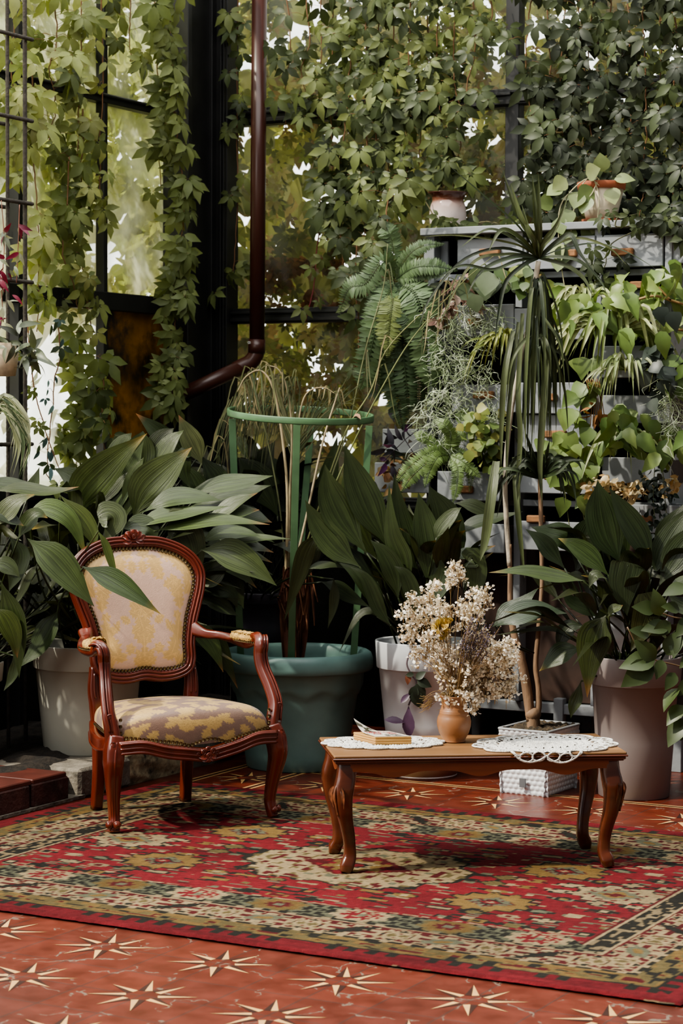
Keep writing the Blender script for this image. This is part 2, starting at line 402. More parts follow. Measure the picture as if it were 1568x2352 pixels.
def strip(p,q,wd,C):
    d=norm(q-p); s=A(-d[1],d[0])*wd/2
    mb.add([W(*(p-s),.0006),W(*(q-s),.0006),W(*(q+s),.0006),W(*(p+s),.0006)],np.array([[0,1,2,3]]),C)
for off in (0,.30):
    aa=-4.805+off; bb=7.945+.0-off*0
    for k,cc in ((-.016,CRE*.8),(0,DRK),(.016,CRE*.8)): strip(A(aa+k,3),A(aa+k,8.6 if off==0 else 7.93),.012,cc)
for k,cc in ((-.016,CRE*.8),(0,DRK),(.016,CRE*.8)): strip(A(-4.5,7.945+k),A(1.5,7.945+k),.012,cc)
ob=mb.build('inlay',INLAY,floor,smooth=False); tag(ob,kind='structure')

# ------------------------------------------------------------------ rug: knotted pattern painted per knot
RA0,RB0,RL,RW=-4.90,5.20,3.06,2.22
def rug():
    d=.0052; ns=int(RL/d); ntv=int(RW/d)
    s=(np.arange(ns)+.5)*RL/ns; tt=(np.arange(ntv)+.5)*RW/ntv
    S,T=np.meshgrid(s,tt,indexing='ij')
    # hand-made wobble
    X=S+.006*(vnoise(S*3,T*3,5)-.5); Y=T+.008*(vnoise(S*2.2,T*2.2,6)-.5)
    RED=A(.112,.0105,.0135); DRED=A(.062,.009,.010); CR=A(.205,.155,.088); GO=A(.125,.078,.027); OL=A(.085,.065,.028); BK=A(.014,.013,.010); GR=A(.085,.085,.055)
    C=np.empty(S.shape+(3,)); C[:]=RED
    C*= (.8+.45*vnoise(X*2.,Y*9,11))[...,None]
    def put(mask,c): C[mask]=c
    dt=np.minimum(Y,RW-Y); dsd=np.minimum(X,RL-X); fr=np.minimum(dt,dsd); lng=dt<dsd
    q=np.where(lng,X,Y)
    qs=lambda v,st: np.floor(v/st)*st
    # field ornament: mirrored lattice of little motifs
    cx=np.abs(X-RL/2); cyy=np.abs(Y-RW/2)
    gx=.115; gy=.098
    row=np.floor(cyy/gy); ox=(row%2)*gx/2
    ix=np.floor((cx+ox)/gx); lx=(cx+ox)/gx-ix-.5; ly=cyy/gy-row-.5
    lx=qs(lx,.11)+.055; ly=qs(ly,.11)+.055
    h=vhash(ix,row,3); h2=vhash(ix,row,4); big=.13+.20*vhash(ix,row,9)
    r1=np.abs(lx)*.8+np.abs(ly)*1.25
    rag=(vhash(np.floor(np.abs(lx)*9+ix*13),np.floor(np.abs(ly)*9+row*7),8)-.5)*.24
    mot=r1+rag<big*1.15; core=r1+rag<big*.5
    pal=[CR,GO,GR,BK,CR*.8,OL]
    put((r1+rag<big*1.15+.13)&(h2<.5),BK)
    for k,c in enumerate(pal):
        put(mot&(np.floor(h*6)==k)&(h2<.80),c)
        put(core&(np.floor(h2*7)==k)&(h2<.82),[RED,BK,CR,GO,DRED,CR][k])
    # small filler dashes
    fx=qs(cx,.014);fy=qs(cyy,.012)
    z=vhash(np.floor(cx/.042),np.floor(cyy/.012),21); z2=vnoise(fx*17,fy*20,22)
    put((z<.10)&(z2>.52)&~mot,CR*.9); put((z>.90)&(z2>.5)&~mot,BK); put((z>.84)&(z<.90)&~mot,GR)
    # medallions
    def med(cs,ct,rs,rt,cols,rad,lob=10,jag=.10):
        x=qs(X-cs,.012);y=qs(Y-ct,.012)
        an=np.arctan2(y/rt,x/rs); r=np.hypot(x/rs,y/rt)*(1+jag*np.cos(an*lob))
        for R,c in zip(rad,cols): put(r<R,c)
        return r,an
    def gold(cs,ct,k=1.):
        med(cs,ct,.145*k,.125*k,[BK,GO,GO*1.1],[1.,.9,.8],12,.10)
        x=qs(X-cs,.01);y=qs(Y-ct,.01); r=np.abs(x)/(.085*k)+np.abs(y)/(.075*k)
        put(r<1,GR); put((r<1)&(vnoise(x*90,y*90,31)>.55),DRED); put(r<.55,BK); put(r<.40,RED); put(r<.18,CR)
    def cream(cs,ct,k=1.):
        med(cs,ct,.15*k,.115*k,[BK,CR,CR*.9],[1.02,.95,.85],8,.13)
        x=qs(np.abs(X-cs),.012);y=qs(np.abs(Y-ct),.012); r=x/(.085*k)+y/(.065*k); put(r<1,GR); put(r<.6,GO); put(r<.3,DRED)
        put((r>1)&(r<1.5)&(vnoise(x*60,y*60,33)>.66),DRED)
    mcx,mcy=MED
    x=qs(np.abs(X-mcx),.012);y=qs(np.abs(Y-mcy),.012); hx=np.maximum(x/.41+y/.62,y/.27)
    hx=hx*(1+.05*np.cos(np.arctan2(y,x)*16))
    put(hx<1.04,BK); put(hx<.99,CR); put((hx<.99)&(vnoise(x*42,y*42,35)>.70),OL); put((hx<.94)&(vnoise(x*34,y*34,36)>.76),DRED); put((hx<.93)&(vnoise(x*27,y*27,37)>.82),GR)
    dm=x/.20+y/.15; put(dm<1.08,CR); put(dm<1.,DRED); put((dm<.9)&(vnoise(x*40,y*40,38)>.6),RED*1.1)
    st=np.hypot(x/.095,y/.075)*(1+.22*np.cos(np.arctan2(y,x)*8)); put(st<1,GO); put(st<.6,CR); put(st<.4,BK); put(st<.22,RED)
    for g in GOLD: gold(*g)
    for g in CREAM: cream(*g)
    # borders
    def band(lo,hi,m=None):
        k=(fr>=lo)&(fr<hi)
        return k if m is None else k&m
    put(band(0,.095),RED*.85); k=band(0,.095); C[k]*=(.75+.5*vnoise(q*9,fr*60,41))[k][:,None]
    put(band(.055,.095)&((np.floor(q/.032)%2)==0)&(vhash(np.floor(q/.032),0,42)<.85),BK)
    put(band(.095,.105),BK)
    put(band(.105,.195),OL); g=vnoise(qs(q,.012)*26,qs(fr,.012)*55,43); put(band(.105,.195)&(g>.58),GO); put(band(.105,.195)&(g<.30),BK); put(band(.13,.17)&(g>.74),DRED)
    put(band(.195,.212),BK); put(band(.195,.212)&((np.floor(q/.024)%3)==0),CR); put(band(.212,.220),CR)
    k=band(.220,.352); put(k,CR); per=.30; cell=np.floor(q/per); lx=qs(np.abs(q/per-cell-.5),.03); lyb=(fr-.220)/.132; lyq=qs(np.abs(lyb-.5),.08)
    v=vnoise(lx*15,lyq*8,44); put(k&(v>.60),DRED); put(k&(v<.22),BK); put(k&(vnoise(lx*12,lyq*6+3,45)>.72),OL)
    sl=np.abs((q/per-cell)-.5-.35*(lyb-.5)); put(k&(sl+.35*np.abs(lyb-.5)*np.abs(lyb-.5)+.1*vhash(np.floor(q/.012),np.floor(fr/.012),46)<.16)&(cell%2==0),BK); put(k&(np.hypot(sl*3.2,(lyb-.5)*1.6)+.2*vnoise(q*90,fr*90,47)<.62)&(cell%2==1),GR); put(k&(np.hypot(sl*3.2,(lyb-.5)*1.6)<.24)&(cell%2==1),GO)
    put(band(.352,.360),DRED); put(band(.360,.369),CR); put(band(.369,.385),BK); put(band(.369,.385)&((np.floor(q/.03)%2)==0)&(vhash(np.floor(q/.03),1,48)>.4),CR*.8)
    k=band(.385,.525,lng); put(k,BK); per=.29; cell=np.floor(q/per); lx=qs(q/per-cell-.5,.035); lyb=qs((fr-.385)/.14-.5,.075)
    r=np.hypot(lx*1.75,lyb*1.05); rr=r*(1+.12*np.cos(np.arctan2(lyb*1.05,lx*1.75)*8)); ev=cell%2==0
    put(k&(vnoise(np.abs(lx)*16,np.abs(lyb)*12,49)>.55),GR*.9); put(k&ev&(rr<.56),CR); put(k&ev&(rr<.40),RED); put(k&ev&(rr<.40)&(vnoise(lx*30,lyb*30,50)>.62),CR); put(k&ev&(rr<.13),GR)
    put(k&~ev&(rr<.56),OL); put(k&~ev&(rr<.46),GO*.8); put(k&~ev&(rr<.25),DRED); put(k&~ev&(rr<.12),GR)
    k=band(.385,.44,~lng); put(k,BK); put(k&(vnoise(q*45,fr*60,51)>.62),CR*.7); put(band(.44,.452,~lng),CR); put(band(.452,.462,~lng),DRED)
    put(band(.525,.545,lng),RED); put(band(.528,.540,lng)&(vnoise(q*60,fr*70,52)>.5),CR)
    # pile variation and fade
    C*=(.80+.34*vnoise(X*70,Y*70,61))[...,None]; C*=(.82+.36*vnoise(X*3.1,Y*3.1,62))[...,None]; C*=(.9+.2*vhash(np.floor(S/.0052),np.floor(T/.0052),63))[...,None]
    # geometry
    edge=np.minimum(np.minimum(S,RL-S),np.minimum(T,RW-T)); hz=.012*np.clip(edge/.014,0,1)**.5+.0016
    hz=hz+.0018*(vnoise(S*60,T*60,71)-.5)+.004*vnoise(S*2.5,T*2.5,72)*np.clip(edge/.2,0,1)
    wob=.012*(vnoise(S*1.7,T*0+1,73)-.5)
    a=RA0+S+.055*np.clip((T-1.4)/.8,0,1)*np.clip(1-S/1.2,0,1); b=RB0+T+wob
    V=a[...,None]*U2+b[...,None]*N2+hz[...,None]*UP
    mb=MB(); mb.add(V.reshape(-1,3),grid_faces(ns,ntv),np.clip(C,0,1).reshape(-1,3))
    return mb
def rst(x,y):
    p=ground(x,y,.012); return (p@U2-RA0,p@N2-RB0)
MED=rst(822,1990)
GOLD=[rst(370,1979),rst(567,1912),rst(1122,2074),rst(1292,2003)]
CREAM=[rst(300,1929),rst(1415,2058)]
RUGM=mat('wool_pile',rough=.95,spec=.15,var=.10,nscale=120,attr=True,bump=.5,bscale=420)
r_=rug().build('patterned_rug',RUGM); tag(r_,'red oriental rug with cream medallion and dark floral borders on the tiled floor','rug')

# ------------------------------------------------------------------ raised planting bed at the left
STONE=mat('rough_stone',(.40,.33,.21),rough=.95,var=.55,nscale=16,bump=1.,bscale=45,dark=(.05,.045,.035),dscale=12,dthr=.52)
CONC=mat('old_concrete',(.19,.168,.135),rough=.95,var=.35,nscale=14,bump=.7,bscale=50,dark=(.03,.03,.022),dscale=6,dthr=.56)
BRICK=mat('curb_brick',(.070,.026,.021),rough=.8,var=.5,nscale=12,bump=.5,bscale=60,dark=(.16,.12,.10),dscale=9,dthr=.60)
STEPT=mat('step_tile',(.085,.020,.013),rough=.5,var=.3,nscale=9)
SOIL=mat('dark_soil',(.018,.013,.009),rough=1,var=.8,nscale=30,bump=1.,bscale=60)
mb=MB()
for i in range(9):
    b=4.6+i*.25; cbox(mb,W(-4.965,b+.125,.058),(.118,.022,.046),N2,-U2,UP,.006)
c_=struct(mb,'trim_1',BRICK)
mb=MB(); cbox(mb,W(-5.05,5.75,.008),(1.2,.11,.008),N2,-U2,UP,.002); struct(mb,'trim_2',CONC)
mb=MB()
for i in range(6):
    for j in range(2): cbox(mb,W(-5.07-j*.25,5.6+i*.225,.111),(.110,.122,.010),N2,-U2,UP,.004)
struct(mb,'trim_3',STEPT)
mb=MB(); cbox(mb,W(-5.09,7.10,.058),(.18,.145,.060),N2,-U2,UP,.012); cbox(mb,W(-5.28,6.98,.062),(.30,.10,.055),N2,-U2,UP,.012); struct(mb,'trim_4',CONC)
def rock(c,h,X,Y,seed,C=(1,1,1)):      # lumpy block
    k=14; g=np.linspace(-1,1,k); V=[];Fq=[];n0=0; m_=MB()
    for ax in range(3):
        for sgn in (-1,1):
            a,b=np.meshgrid(g,g,indexing='ij'); P=np.zeros((k*k,3)); P[:,ax]=sgn; P[:,(ax+1)%3]=a.ravel(); P[:,(ax+2)%3]=b.ravel()
            P=P/ (np.linalg.norm(P,axis=1,keepdims=True)**.35); f=grid_faces(k,k); f=f if sgn>0 else f[:,::-1]
            nn=vnoise(P[:,0]*2.4+P[:,2]*1.7+seed,P[:,1]*2.4-P[:,2]*1.3,seed)*.5+vnoise(P[:,0]*7+P[:,2]*5,P[:,1]*7-P[:,2]*6+seed,seed+1)*.18
            P=P*(.78+.34*nn[:,None]); m_.add(np.asarray(c)+P[:,0:1]*h[0]*X+P[:,1:2]*h[1]*Y+P[:,2:3]*h[2]*UP,f,C)
    return m_
mb=rock(W(-5.06,7.50,.055),(.30,.13,.085),N2,-U2,3); struct(mb,'trim_5',STONE,True)
mb=rock(W(-5.09,7.93,.04),(.24,.15,.07),N2,-U2,8); struct(mb,'trim_6',CONC,True)
mb=rock(W(-5.12,8.4,.04),(.32,.16,.07),N2,-U2,12); struct(mb,'trim_7',CONC,True)
# bed surface
k=60; a=np.linspace(-5.95,-5.0,k); b=np.linspace(4.5,9.2,90); Aa,Bb=np.meshgrid(a,b,indexing='ij')
zz=.085+.05*vnoise(Aa*7,Bb*7,5)+.02*vnoise(Aa*30,Bb*30,6)-.05*np.clip((Aa+5.2)/.2,0,1)
mb=MB(); mb.add(Aa.ravel()[:,None]*U2+Bb.ravel()[:,None]*N2+zz.ravel()[:,None]*UP,grid_faces(k,90)); struct(mb,'trim_8',SOIL,True)

# ------------------------------------------------------------------ glazed walls
STEEL=mat('black_painted_steel',(.012,.012,.012),rough=.42,spec=.5,var=.3,nscale=8,dark=(.06,.03,.015),dscale=30,dthr=.74)
GL=glass('dirty_glass',haze=.20,hazec=(.55,.56,.5)); GLL=glass('dirty_glass_left',haze=.50,hazec=(.74,.76,.62),nsc=4.)
LA=-5.87; BBW=9.3; ZT=4.3
# corner column of steel sections
mb=MB()
cbox(mb,W(-5.81,9.13,ZT/2),(.06,.185,ZT/2),U2,N2,UP,.004)            # web toward the room
cbox(mb,W(-5.72,9.245,ZT/2),(.045,.06,ZT/2),U2,N2,UP,.004)
cbox(mb,W(-5.745,9.165,ZT/2),(.012,.022,ZT/2),U2,N2,UP,.002)
cbox(mb,W(-5.80,8.93,ZT/2),(.075,.018,ZT/2),U2,N2,UP,.003)
for kk in (.0,.018,.036): cbox(mb,W(-5.700+kk,9.178,ZT/2),(.005,.012,ZT/2),U2,N2,UP,.002)
struct(mb,'trim_9',STEEL)
def bar(mb,p,q,w,h): beam(mb,p,q,w,h,UP,.003)
def zB(y,x,b=BBW): return onB(x,y,b)[2]
mb=MB()
aL=-5.70; aM=W(*[0,0])@U2; pM=onB(1186,240,BBW); aM=pM@U2; aR=aM+1.5
def framed(mb,a0,a1,zs):
    for z,h in zs:
        bar(mb,W(a0,BBW-.02,z),W(a1,BBW-.02,z),.07,h); bar(mb,W(a0,BBW-.06,z-h*.28),W(a1,BBW-.06,z-h*.28),.03,h*.25); bar(mb,W(a0,BBW-.06,z+.2*h),W(a1,BBW-.06,z+.2*h),.02,h*.18)
framed(mb,aL,aM,[(3.01,.085),(2.02,.075),(1.10,.06),(4.2,.08)])
for a_,w_ in ((aM,.065),): beam(mb,W(a_,BBW-.02,0),W(a_,BBW-.02,ZT),.07,w_,N2,.003)
w2=struct(mb,'window_2',STEEL)
mb=MB(); mb.add([W(aL,BBW,0.),W(aM,BBW,0.),W(aM,BBW,ZT),W(aL,BBW,ZT)],np.array([[0,1,2,3]])); tag(mb.build('pane',GL,w2,smooth=False),kind='structure')
mb=MB(); framed(mb,aM,aR,[(3.02,.085),(2.02,.075),(1.10,.06),(4.2,.08)]); beam(mb,W(aR,BBW-.02,0),W(aR,BBW-.02,ZT),.07,.07,N2,.003)
w3=struct(mb,'window_3',STEEL)
mb=MB(); mb.add([W(aM,BBW,0.),W(aR,BBW,0.),W(aR,BBW,ZT),W(aM,BBW,ZT)],np.array([[0,1,2,3]])); tag(mb.build('pane',GL,w3,smooth=False),kind='structure')
# low dark wall under the back glass, raised to darken gaps behind the plants
WALLM=mat('dark_lower_wall',(.035,.033,.03),rough=.9,var=.4,nscale=6,bump=.4)
mb=MB(); cbox(mb,W(-3.2,BBW+.06,.55),(2.6,.05,.55),U2,N2,UP,.004); struct(mb,'wall_back',WALLM)
# left glazing
mb=MB(); b0=onL(-400,500,LA)@N2
bm=onL(225,300,LA)@N2
for z,w_,h in ((3.0,.06,.045),(2.055,.07,.085),(4.2,.07,.08),(1.16,.07,.05)):
    bar(mb,W(LA+.02,b0,z),W(LA+.02,8.95,z),w_,h)
bar(mb,W(LA+.05,b0,3.01),W(LA+.05,8.95,3.01),.03,.012)
beam(mb,W(LA+.02,bm,0),W(LA+.02,bm,ZT),.05,.032,N2,.002)
for px in (28,-160): 
    bq=onL(px,500,LA)@N2; beam(mb,W(LA+.02,bq,0),W(LA+.02,bq,ZT),.07,.05,N2,.002)
w1=struct(mb,'window_1',STEEL)
mb=MB(); mb.add([W(LA,b0,0),W(LA,8.95,0),W(LA,8.95,ZT),W(LA,b0,ZT)],np.array([[0,1,2,3]])); tag(mb.build('pane',GLL,w1,smooth=False),kind='structure')
mb=MB(); cbox(mb,W(LA-.06,7.2,.58),(.05,1.9,.58),U2,N2,UP,.004); struct(mb,'wall_left',WALLM)
# amber corrugated sheet in the lower right pane of the left glazing
AMB=mat('amber_sheet',(.13,.060,.006),rough=.4,var=.75,nscale=5,transl=.34,tcol=1.0,dark=(.010,.007,.003),dscale=3.2,dthr=.46)
n_=150; bb=np.linspace(bm+.02,8.93,n_); zz=np.array([1.17,2.02]); Bb,Zz=np.meshgrid(bb,zz,indexing='ij')
aa=LA+.02+.006*np.sin(np.arange(n_)*2.1)[:,None]+0*Zz
mb=MB(); mb.add(aa.ravel()[:,None]*U2+Bb.ravel()[:,None]*N2+Zz.ravel()[:,None]*UP,grid_faces(n_,2)); struct(mb,'window_4',AMB,True)

# ------------------------------------------------------------------ carved armchair
WOODR=mat('red_varnished_wood',(.112,.017,.007),rough=.26,spec=.5,var=.40,nscale=9,stretch=(1,1,.35),coat=.45,dark=(.30,.15,.07),dscale=55,dthr=.735)
NAIL=mat('brass_nail',(.16,.12,.06),rough=.34,metal=.8,var=.4,nscale=60)
DAM=mat('damask_silk',rough=.36,spec=.5,var=.05,nscale=40,attr=True,sheen=.25,bump=.12,bscale=260)
FUZZ=mat('worn_padding',(.47,.30,.10),rough=1,var=.45,nscale=60,bump=1.,bscale=130)
chM=(ground(258,1922)+ground(622,1885))/2; chA=math.atan2(.5045,.8634)
chair=thing('armchair','carved red wooden armchair with gold and pink floral upholstery and worn arm pads','armchair',(chM[0],chM[1],.0175),chA)
BY=lambda z,x=0: .42+.22*(z-.45)-.30*x*x
def B3(x,z,off=0.): return A(x,BY(z,x)-off,z+off*.2)
GRV=[]
for p in rsec(1,1,.35,5): GRV.append(p)
def moulded(mb,P,rx,ry,up=None,closed=False):
    # main rail with a raised bead along its front edge lines
    sweep(mb,P,rx,ry,up=up,closed=closed,sec=rsec(1,1,.45,4))
half=[(0,1.006),(.06,1.007),(.12,1.0),(.19,.974),(.240,.934),(.262,.885),(.256,.829),(.234,.761),(.213,.70),(.196,.62),(.192,.556),(.175,.521),(.13,.502),(.07,.497),(0,.506)]
outl=half+[(-x,z) for x,z in half[-2:0:-1]]
oc=smooth(np.array(outl),150,True)
mb=MB(); P=np.array([B3(x,z) for x,z in oc]); upv=A(0,-1,.2)
sweep(mb,P,.0235,.020,up=upv,closed=True,sec=rsec(1,1,.5,4))
# three raised mouldings on the face of the frame
cen=oc.mean(0); nrm2=oc-cen; tang=np.roll(oc,-1,0)-np.roll(oc,1,0); no2=norm(np.c_[tang[:,1],-tang[:,0]])
no2*=np.sign((no2*nrm2).sum(1,keepdims=True))
for d,r,of in ((.0165,.0062,.017),(.004,.0055,.020),(-.009,.0048,.019)):
    sweep(mb,np.array([B3(*(oc[i]+no2[i]*d),of) for i in range(len(oc))]),r,k=6,closed=True)
mb.build('back_frame',WOODR,chair,world=False)
# damask motif
LV=[]
def LF(x,z,ang,l,w,lob=4): LV.append((x,z,math.radians(ang),l,w,lob))
def FL(x,z,r):
    for k in range(6): LF(x,z,k*60+15,r,r*.62,0)
for a_,l_,w_ in ((90,.085,.05),(62,.08,.036),(118,.08,.036),(35,.062,.034),(145,.062,.034)): LF(0,.535,a_,l_,w_,5)
for a_,l_,w_ in ((90,.075,.05),(50,.075,.045),(130,.075,.045),(20,.06,.04),(160,.06,.04)): LF(0,.725,a_,l_,w_,5)
LF(-.012,.635,75,.10,.07,5);LF(.012,.635,105,.10,.07,5);LF(0,.615,60,.09,.04);LF(0,.615,120,.09,.04);LF(0,.605,90,.05,.025,0); FL(0,.752,.034)
for s in (1,-1):
    g=lambda x,z,a,l,w,lob=5: LF(s*x,z,a if s>0 else 180-a,l,w,lob)
    FL(s*.060,.602,.026); g(.075,.585,-25,.05,.03); g(.075,.565,15,.085,.042); g(.110,.575,65,.095,.055); g(.14,.62,80,.10,.055); g(.125,.66,118,.06,.03); FL(s*.150,.725,.022)
    g(.165,.745,95,.09,.045); g(.17,.79,110,.10,.06); g(.20,.83,80,.085,.04); g(.19,.80,60,.06,.035); g(.13,.80,40,.06,.03); g(.10,.835,20,.075,.045); FL(s*.145,.855,.022)
    g(.10,.86,120,.075,.05); g(.085,.90,105,.065,.04); g(.055,.955,-60,.085,.055); g(.02,.94,-85,.06,.04); FL(s*.035,.965,.03); g(.10,.965,-10,.08,.05); g(.15,.955,-50,.09,.05); g(.19,.925,-60,.07,.04); FL(s*.19,.90,.02)
    g(.16,.545,140,.05,.03); g(.165,.535,80,.06,.045); g(.135,.535,60,.05,.04); g(.05,.66,150,.045,.03); g(.05,.70,30,.05,.03)
def motif(X,Z,lv=LV):
    M_=np.zeros(X.shape); E=np.zeros(X.shape)
    for x,z,a,l,w,lob in lv:
        c,s=math.cos(a),math.sin(a); u=((X-x)*c+(Z-z)*s)/l; v=-(X-x)*s+(Z-z)*c
        k=(u>0)&(u<1); uu=np.clip(u,0,1); prof=w*.5*np.sin(PI*uu**.85)
        if lob: prof=prof*(1+.28*np.cos(uu*lob*2*PI))
        sd=prof-np.abs(v); ins=k&(sd>0); M_[ins]=1
        E=np.where(ins,np.maximum(np.clip(1-sd/.003,0,1),(np.abs(v)<.0016)*.8),E)
    return M_,E
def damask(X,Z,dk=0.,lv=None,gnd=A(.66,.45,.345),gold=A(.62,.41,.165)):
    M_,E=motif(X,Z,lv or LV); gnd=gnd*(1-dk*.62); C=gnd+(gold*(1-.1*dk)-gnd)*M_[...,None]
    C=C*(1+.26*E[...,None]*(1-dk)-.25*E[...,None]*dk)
    return np.clip(C*(.94+.12*vnoise(X*900,Z*300,3))[...,None],0,1)
# back pad
inn=[(0,.986),(.08,.983),(.164,.961),(.214,.928),(.238,.88),(.233,.83),(.209,.762),(.19,.705),(.174,.62),(.172,.556),(.15,.527),(.07,.518),(0,.527)]
ic=smooth(np.array(inn+[(-x,z) for x,z in inn[-2:0:-1]]),220,True)
def pad(outline,cx,cz,f3,bulge,rings=110,colf=None):
    t=np.linspace(0,1,rings)[:,None]; ctr=A(cx,cz)
    X=ctr[0]+(outline[None,:,0]-ctr[0])*t; Z=ctr[1]+(outline[None,:,1]-ctr[1])*t
    h=bulge*(1-t**5)*1.0+0*X
    V=f3(X,Z,h); return V,X,Z
def f3(X,Z,h):
    y=.42+.22*(Z-.45)-.30*X*X-.010-h; return np.stack([X,y,Z+.2*h],-1)
V,X,Z=pad(ic,0,.755,f3,.026); mb=MB(); mb.add(V.reshape(-1,3),grid_faces(*X.shape,True),damask(X,Z,.0).reshape(-1,3))
bu=mb.build('back_upholstery',DAM,chair,world=False)
def nails(P,nv,r,parent,name='nailhead_trim'):
    m_=MB(); L_=np.r_[0,np.cumsum(np.linalg.norm(np.diff(P,axis=0),axis=1))]; k=int(L_[-1]/(2.05*r)); s=np.linspace(0,L_[-1],k)
    Q=np.stack([np.interp(s,L_,P[:,i]) for i in range(3)],1)
    for q in Q: ball(m_,q,r,7,4)
    m_.build(name,NAIL,parent,world=False)
Pn=np.array([B3(x,z,.018) for x,z in (ic-A(0,.755))*.985+A(0,.755)]); nails(np.r_[Pn,Pn[:1]],None,.0072,bu)
# rear face board
mb=MB(); n_=len(ic); Pb=np.array([B3(x,z,-.012) for x,z in ic]); mb.add(np.r_[Pb,[Pb.mean(0)]],np.array([[i,n_,(i+1)%n_] for i in range(n_)])); mb.build('rear_panel',WOODR,chair,world=False)
# crest carving
mb=MB()
def carve(mb,c,R,dirs,sc_=1.):
    c=np.asarray(c,float)
    for (dx,dz,r,oy) in dirs:
        q=c+A(dx*sc_,-oy*sc_,dz*sc_); ball(mb,q,(r*sc_,r*sc_*.8,r*sc_),10,7)
        a=np.linspace(0,2.2*2*PI*.8,26); sp=np.c_[q[0]+r*sc_*(1-a/16)*np.cos(a)*.9,np.full(26,q[1]-r*.7*sc_),q[2]+r*sc_*(1-a/16)*np.sin(a)*.9]
        sweep(mb,sp,.0026*sc_,k=5)
carve(mb,B3(0,1.026,.012),1,[(-.022,.012,.012,.004),(.022,.012,.012,.004),(0,.020,.011,.006),(0,.002,.012,.010),(-.042,.0,.010,.002),(.042,.0,.010,.002),(-.058,-.008,.007,.001),(.058,-.008,.007,.001)])
for s in (-1,1):
    for k in range(4):
        a=math.radians(90+s*(15+k*28)); c0=B3(0,1.012,.020)
        blade(mb,[c0,c0+A(math.cos(a)*.03,-.008,math.sin(a)*.03),c0+A(math.cos(a)*.05,.0,math.sin(a)*.045)],.022,A(0,-1,.2),fold=.3,n=8)
mb.build('crest_carving',WOODR,chair,world=False)
# seat pad
nu,nv=190,190; th=np.linspace(0,PI,nu); uu=-np.cos(th); vv=.5-.5*np.cos(np.linspace(0,PI,nv))
Uu,Vv=np.meshgrid(uu,vv,indexing='ij')
yf=-.035-.030*np.cos(Uu*PI/2*1.0)+.02*np.abs(Uu)**6
hw=.312-.10*Vv**1.3
Xs=Uu*hw; Ys=yf+Vv*(.435-yf); e=(1-np.abs(Uu)**9)**.42*(1-np.abs(2*Vv-1)**11)**.42
zb=np.where(Vv<.5,.333-.030*np.cos(Uu*PI/2)**1.5,.338); zb=zb*(1-Vv)+.345*Vv
zt=.412+.034*np.sin(PI*np.clip(Vv*.62+.26,0,1))*(1-.75*Uu**2)-.006*Vv
Zs=zb+(zt-zb)*e-.006*np.exp(-((Xs-.12)/.10)**2-((Vv-.03)/.02)**2)*0
ins=.012*(1-e); Xs2=Xs*(1-.02*(1-e))
LVb=list(LV); LV.clear(); rr_=random.Random(4)
for gz in range(9):
    for gxx in range(-3,4):
        fx=(gxx+(.5 if gz%2 else 0))*.085; fz=.38+gz*.078
        if fx<-.001: continue
        for s in ((1,) if abs(fx)<.01 else (1,-1)):
            k0=rr_.random() if s==1 else k0
            q=random.Random(gz*31+abs(gxx)*7)
            if q.random()<.45:
                r_=.033
                for k in range(8): LF(s*fx,fz,(k*45+12) if s>0 else 180-(k*45+12),r_,r_*.85,0)
            a0=q.uniform(0,360)
            for k in range(2):
                a=a0+k*150+q.uniform(-25,25); l=q.uniform(.045,.075); LF(s*(fx+.012*math.cos(math.radians(a))),fz+.012*math.sin(math.radians(a)),a if s>0 else 180-a,l,l*.55,5)
LV2=list(LV); LV.clear(); LV.extend(LVb)
Cs=damask(Xs*.80,.56+Ys*1.02+(Zs-.42)*1.0*(Vv<.4),.78,gnd=A(.40,.245,.18),gold=A(.50,.33,.12),lv=LV2)  # same silk as the back; satin shading put into its darker colours
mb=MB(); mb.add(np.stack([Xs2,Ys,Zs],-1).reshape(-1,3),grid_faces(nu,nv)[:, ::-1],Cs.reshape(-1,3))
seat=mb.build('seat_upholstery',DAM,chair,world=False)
u1=np.linspace(-.965,.965,80); fp=np.c_[u1*.312,-.049-.034*np.cos(u1*PI/2)+.02*np.abs(u1)**6,.343-.030*np.cos(u1*PI/2)**1.5]
for i,x in enumerate(u1): fp[i,2]+= .010*math.exp(-((x-.08)/.16)**2)-.012*math.exp(-((x-.32)/.1)**2)-.010*math.exp(-((x+.18)/.1)**2)
nails(fp,None,.0074,seat)
for s in (-1,1): nails(np.array([[s*.302,-.022,z] for z in np.linspace(.335,.405,9)]),None,.007,seat)
for s in (-1,1): nails(np.array([[s*(.316-.10*v**1.3),-.02+v*.44,.338] for v in np.linspace(.13,.9,30)]),None,.005,seat)
# seat rails
mb=MB()
u2=np.linspace(-1,1,60); fr_=np.c_[u2*.318,-.040-.034*np.cos(u2*PI/2),.306-.030*np.cos(u2*PI/2)**1.4]
for i,x in enumerate(u2): fr_[i,2]+=.012*math.exp(-((abs(x)-.72)/.2)**2)-.010*math.exp(-((x-.06)/.22)**2)
sweep(mb,fr_,.018,.024,up=UP,sec=rsec(1,1,.4,4))
for dz,r in ((.014,.0058),(-.004,.0050),(-.020,.0062)): sweep(mb,fr_+A(0,-.017,dz),r,k=6)
mb.build('front_rail',WOODR,chair,world=False)
mb=MB()
for dx,dz,r,oy in ():
    pass
carve(mb,A(.012,-.090,.266),1,[(-.018,.012,.013,.0),(.018,.014,.013,.0),(0,-.002,.013,.004),(-.036,.004,.010,-.004),(.036,.006,.010,-.004),(-.052,.010,.008,-.01),(.052,.012,.008,-.01),(0,.022,.010,.0),(-.020,-.012,.010,.0),(.020,-.012,.010,.0)])
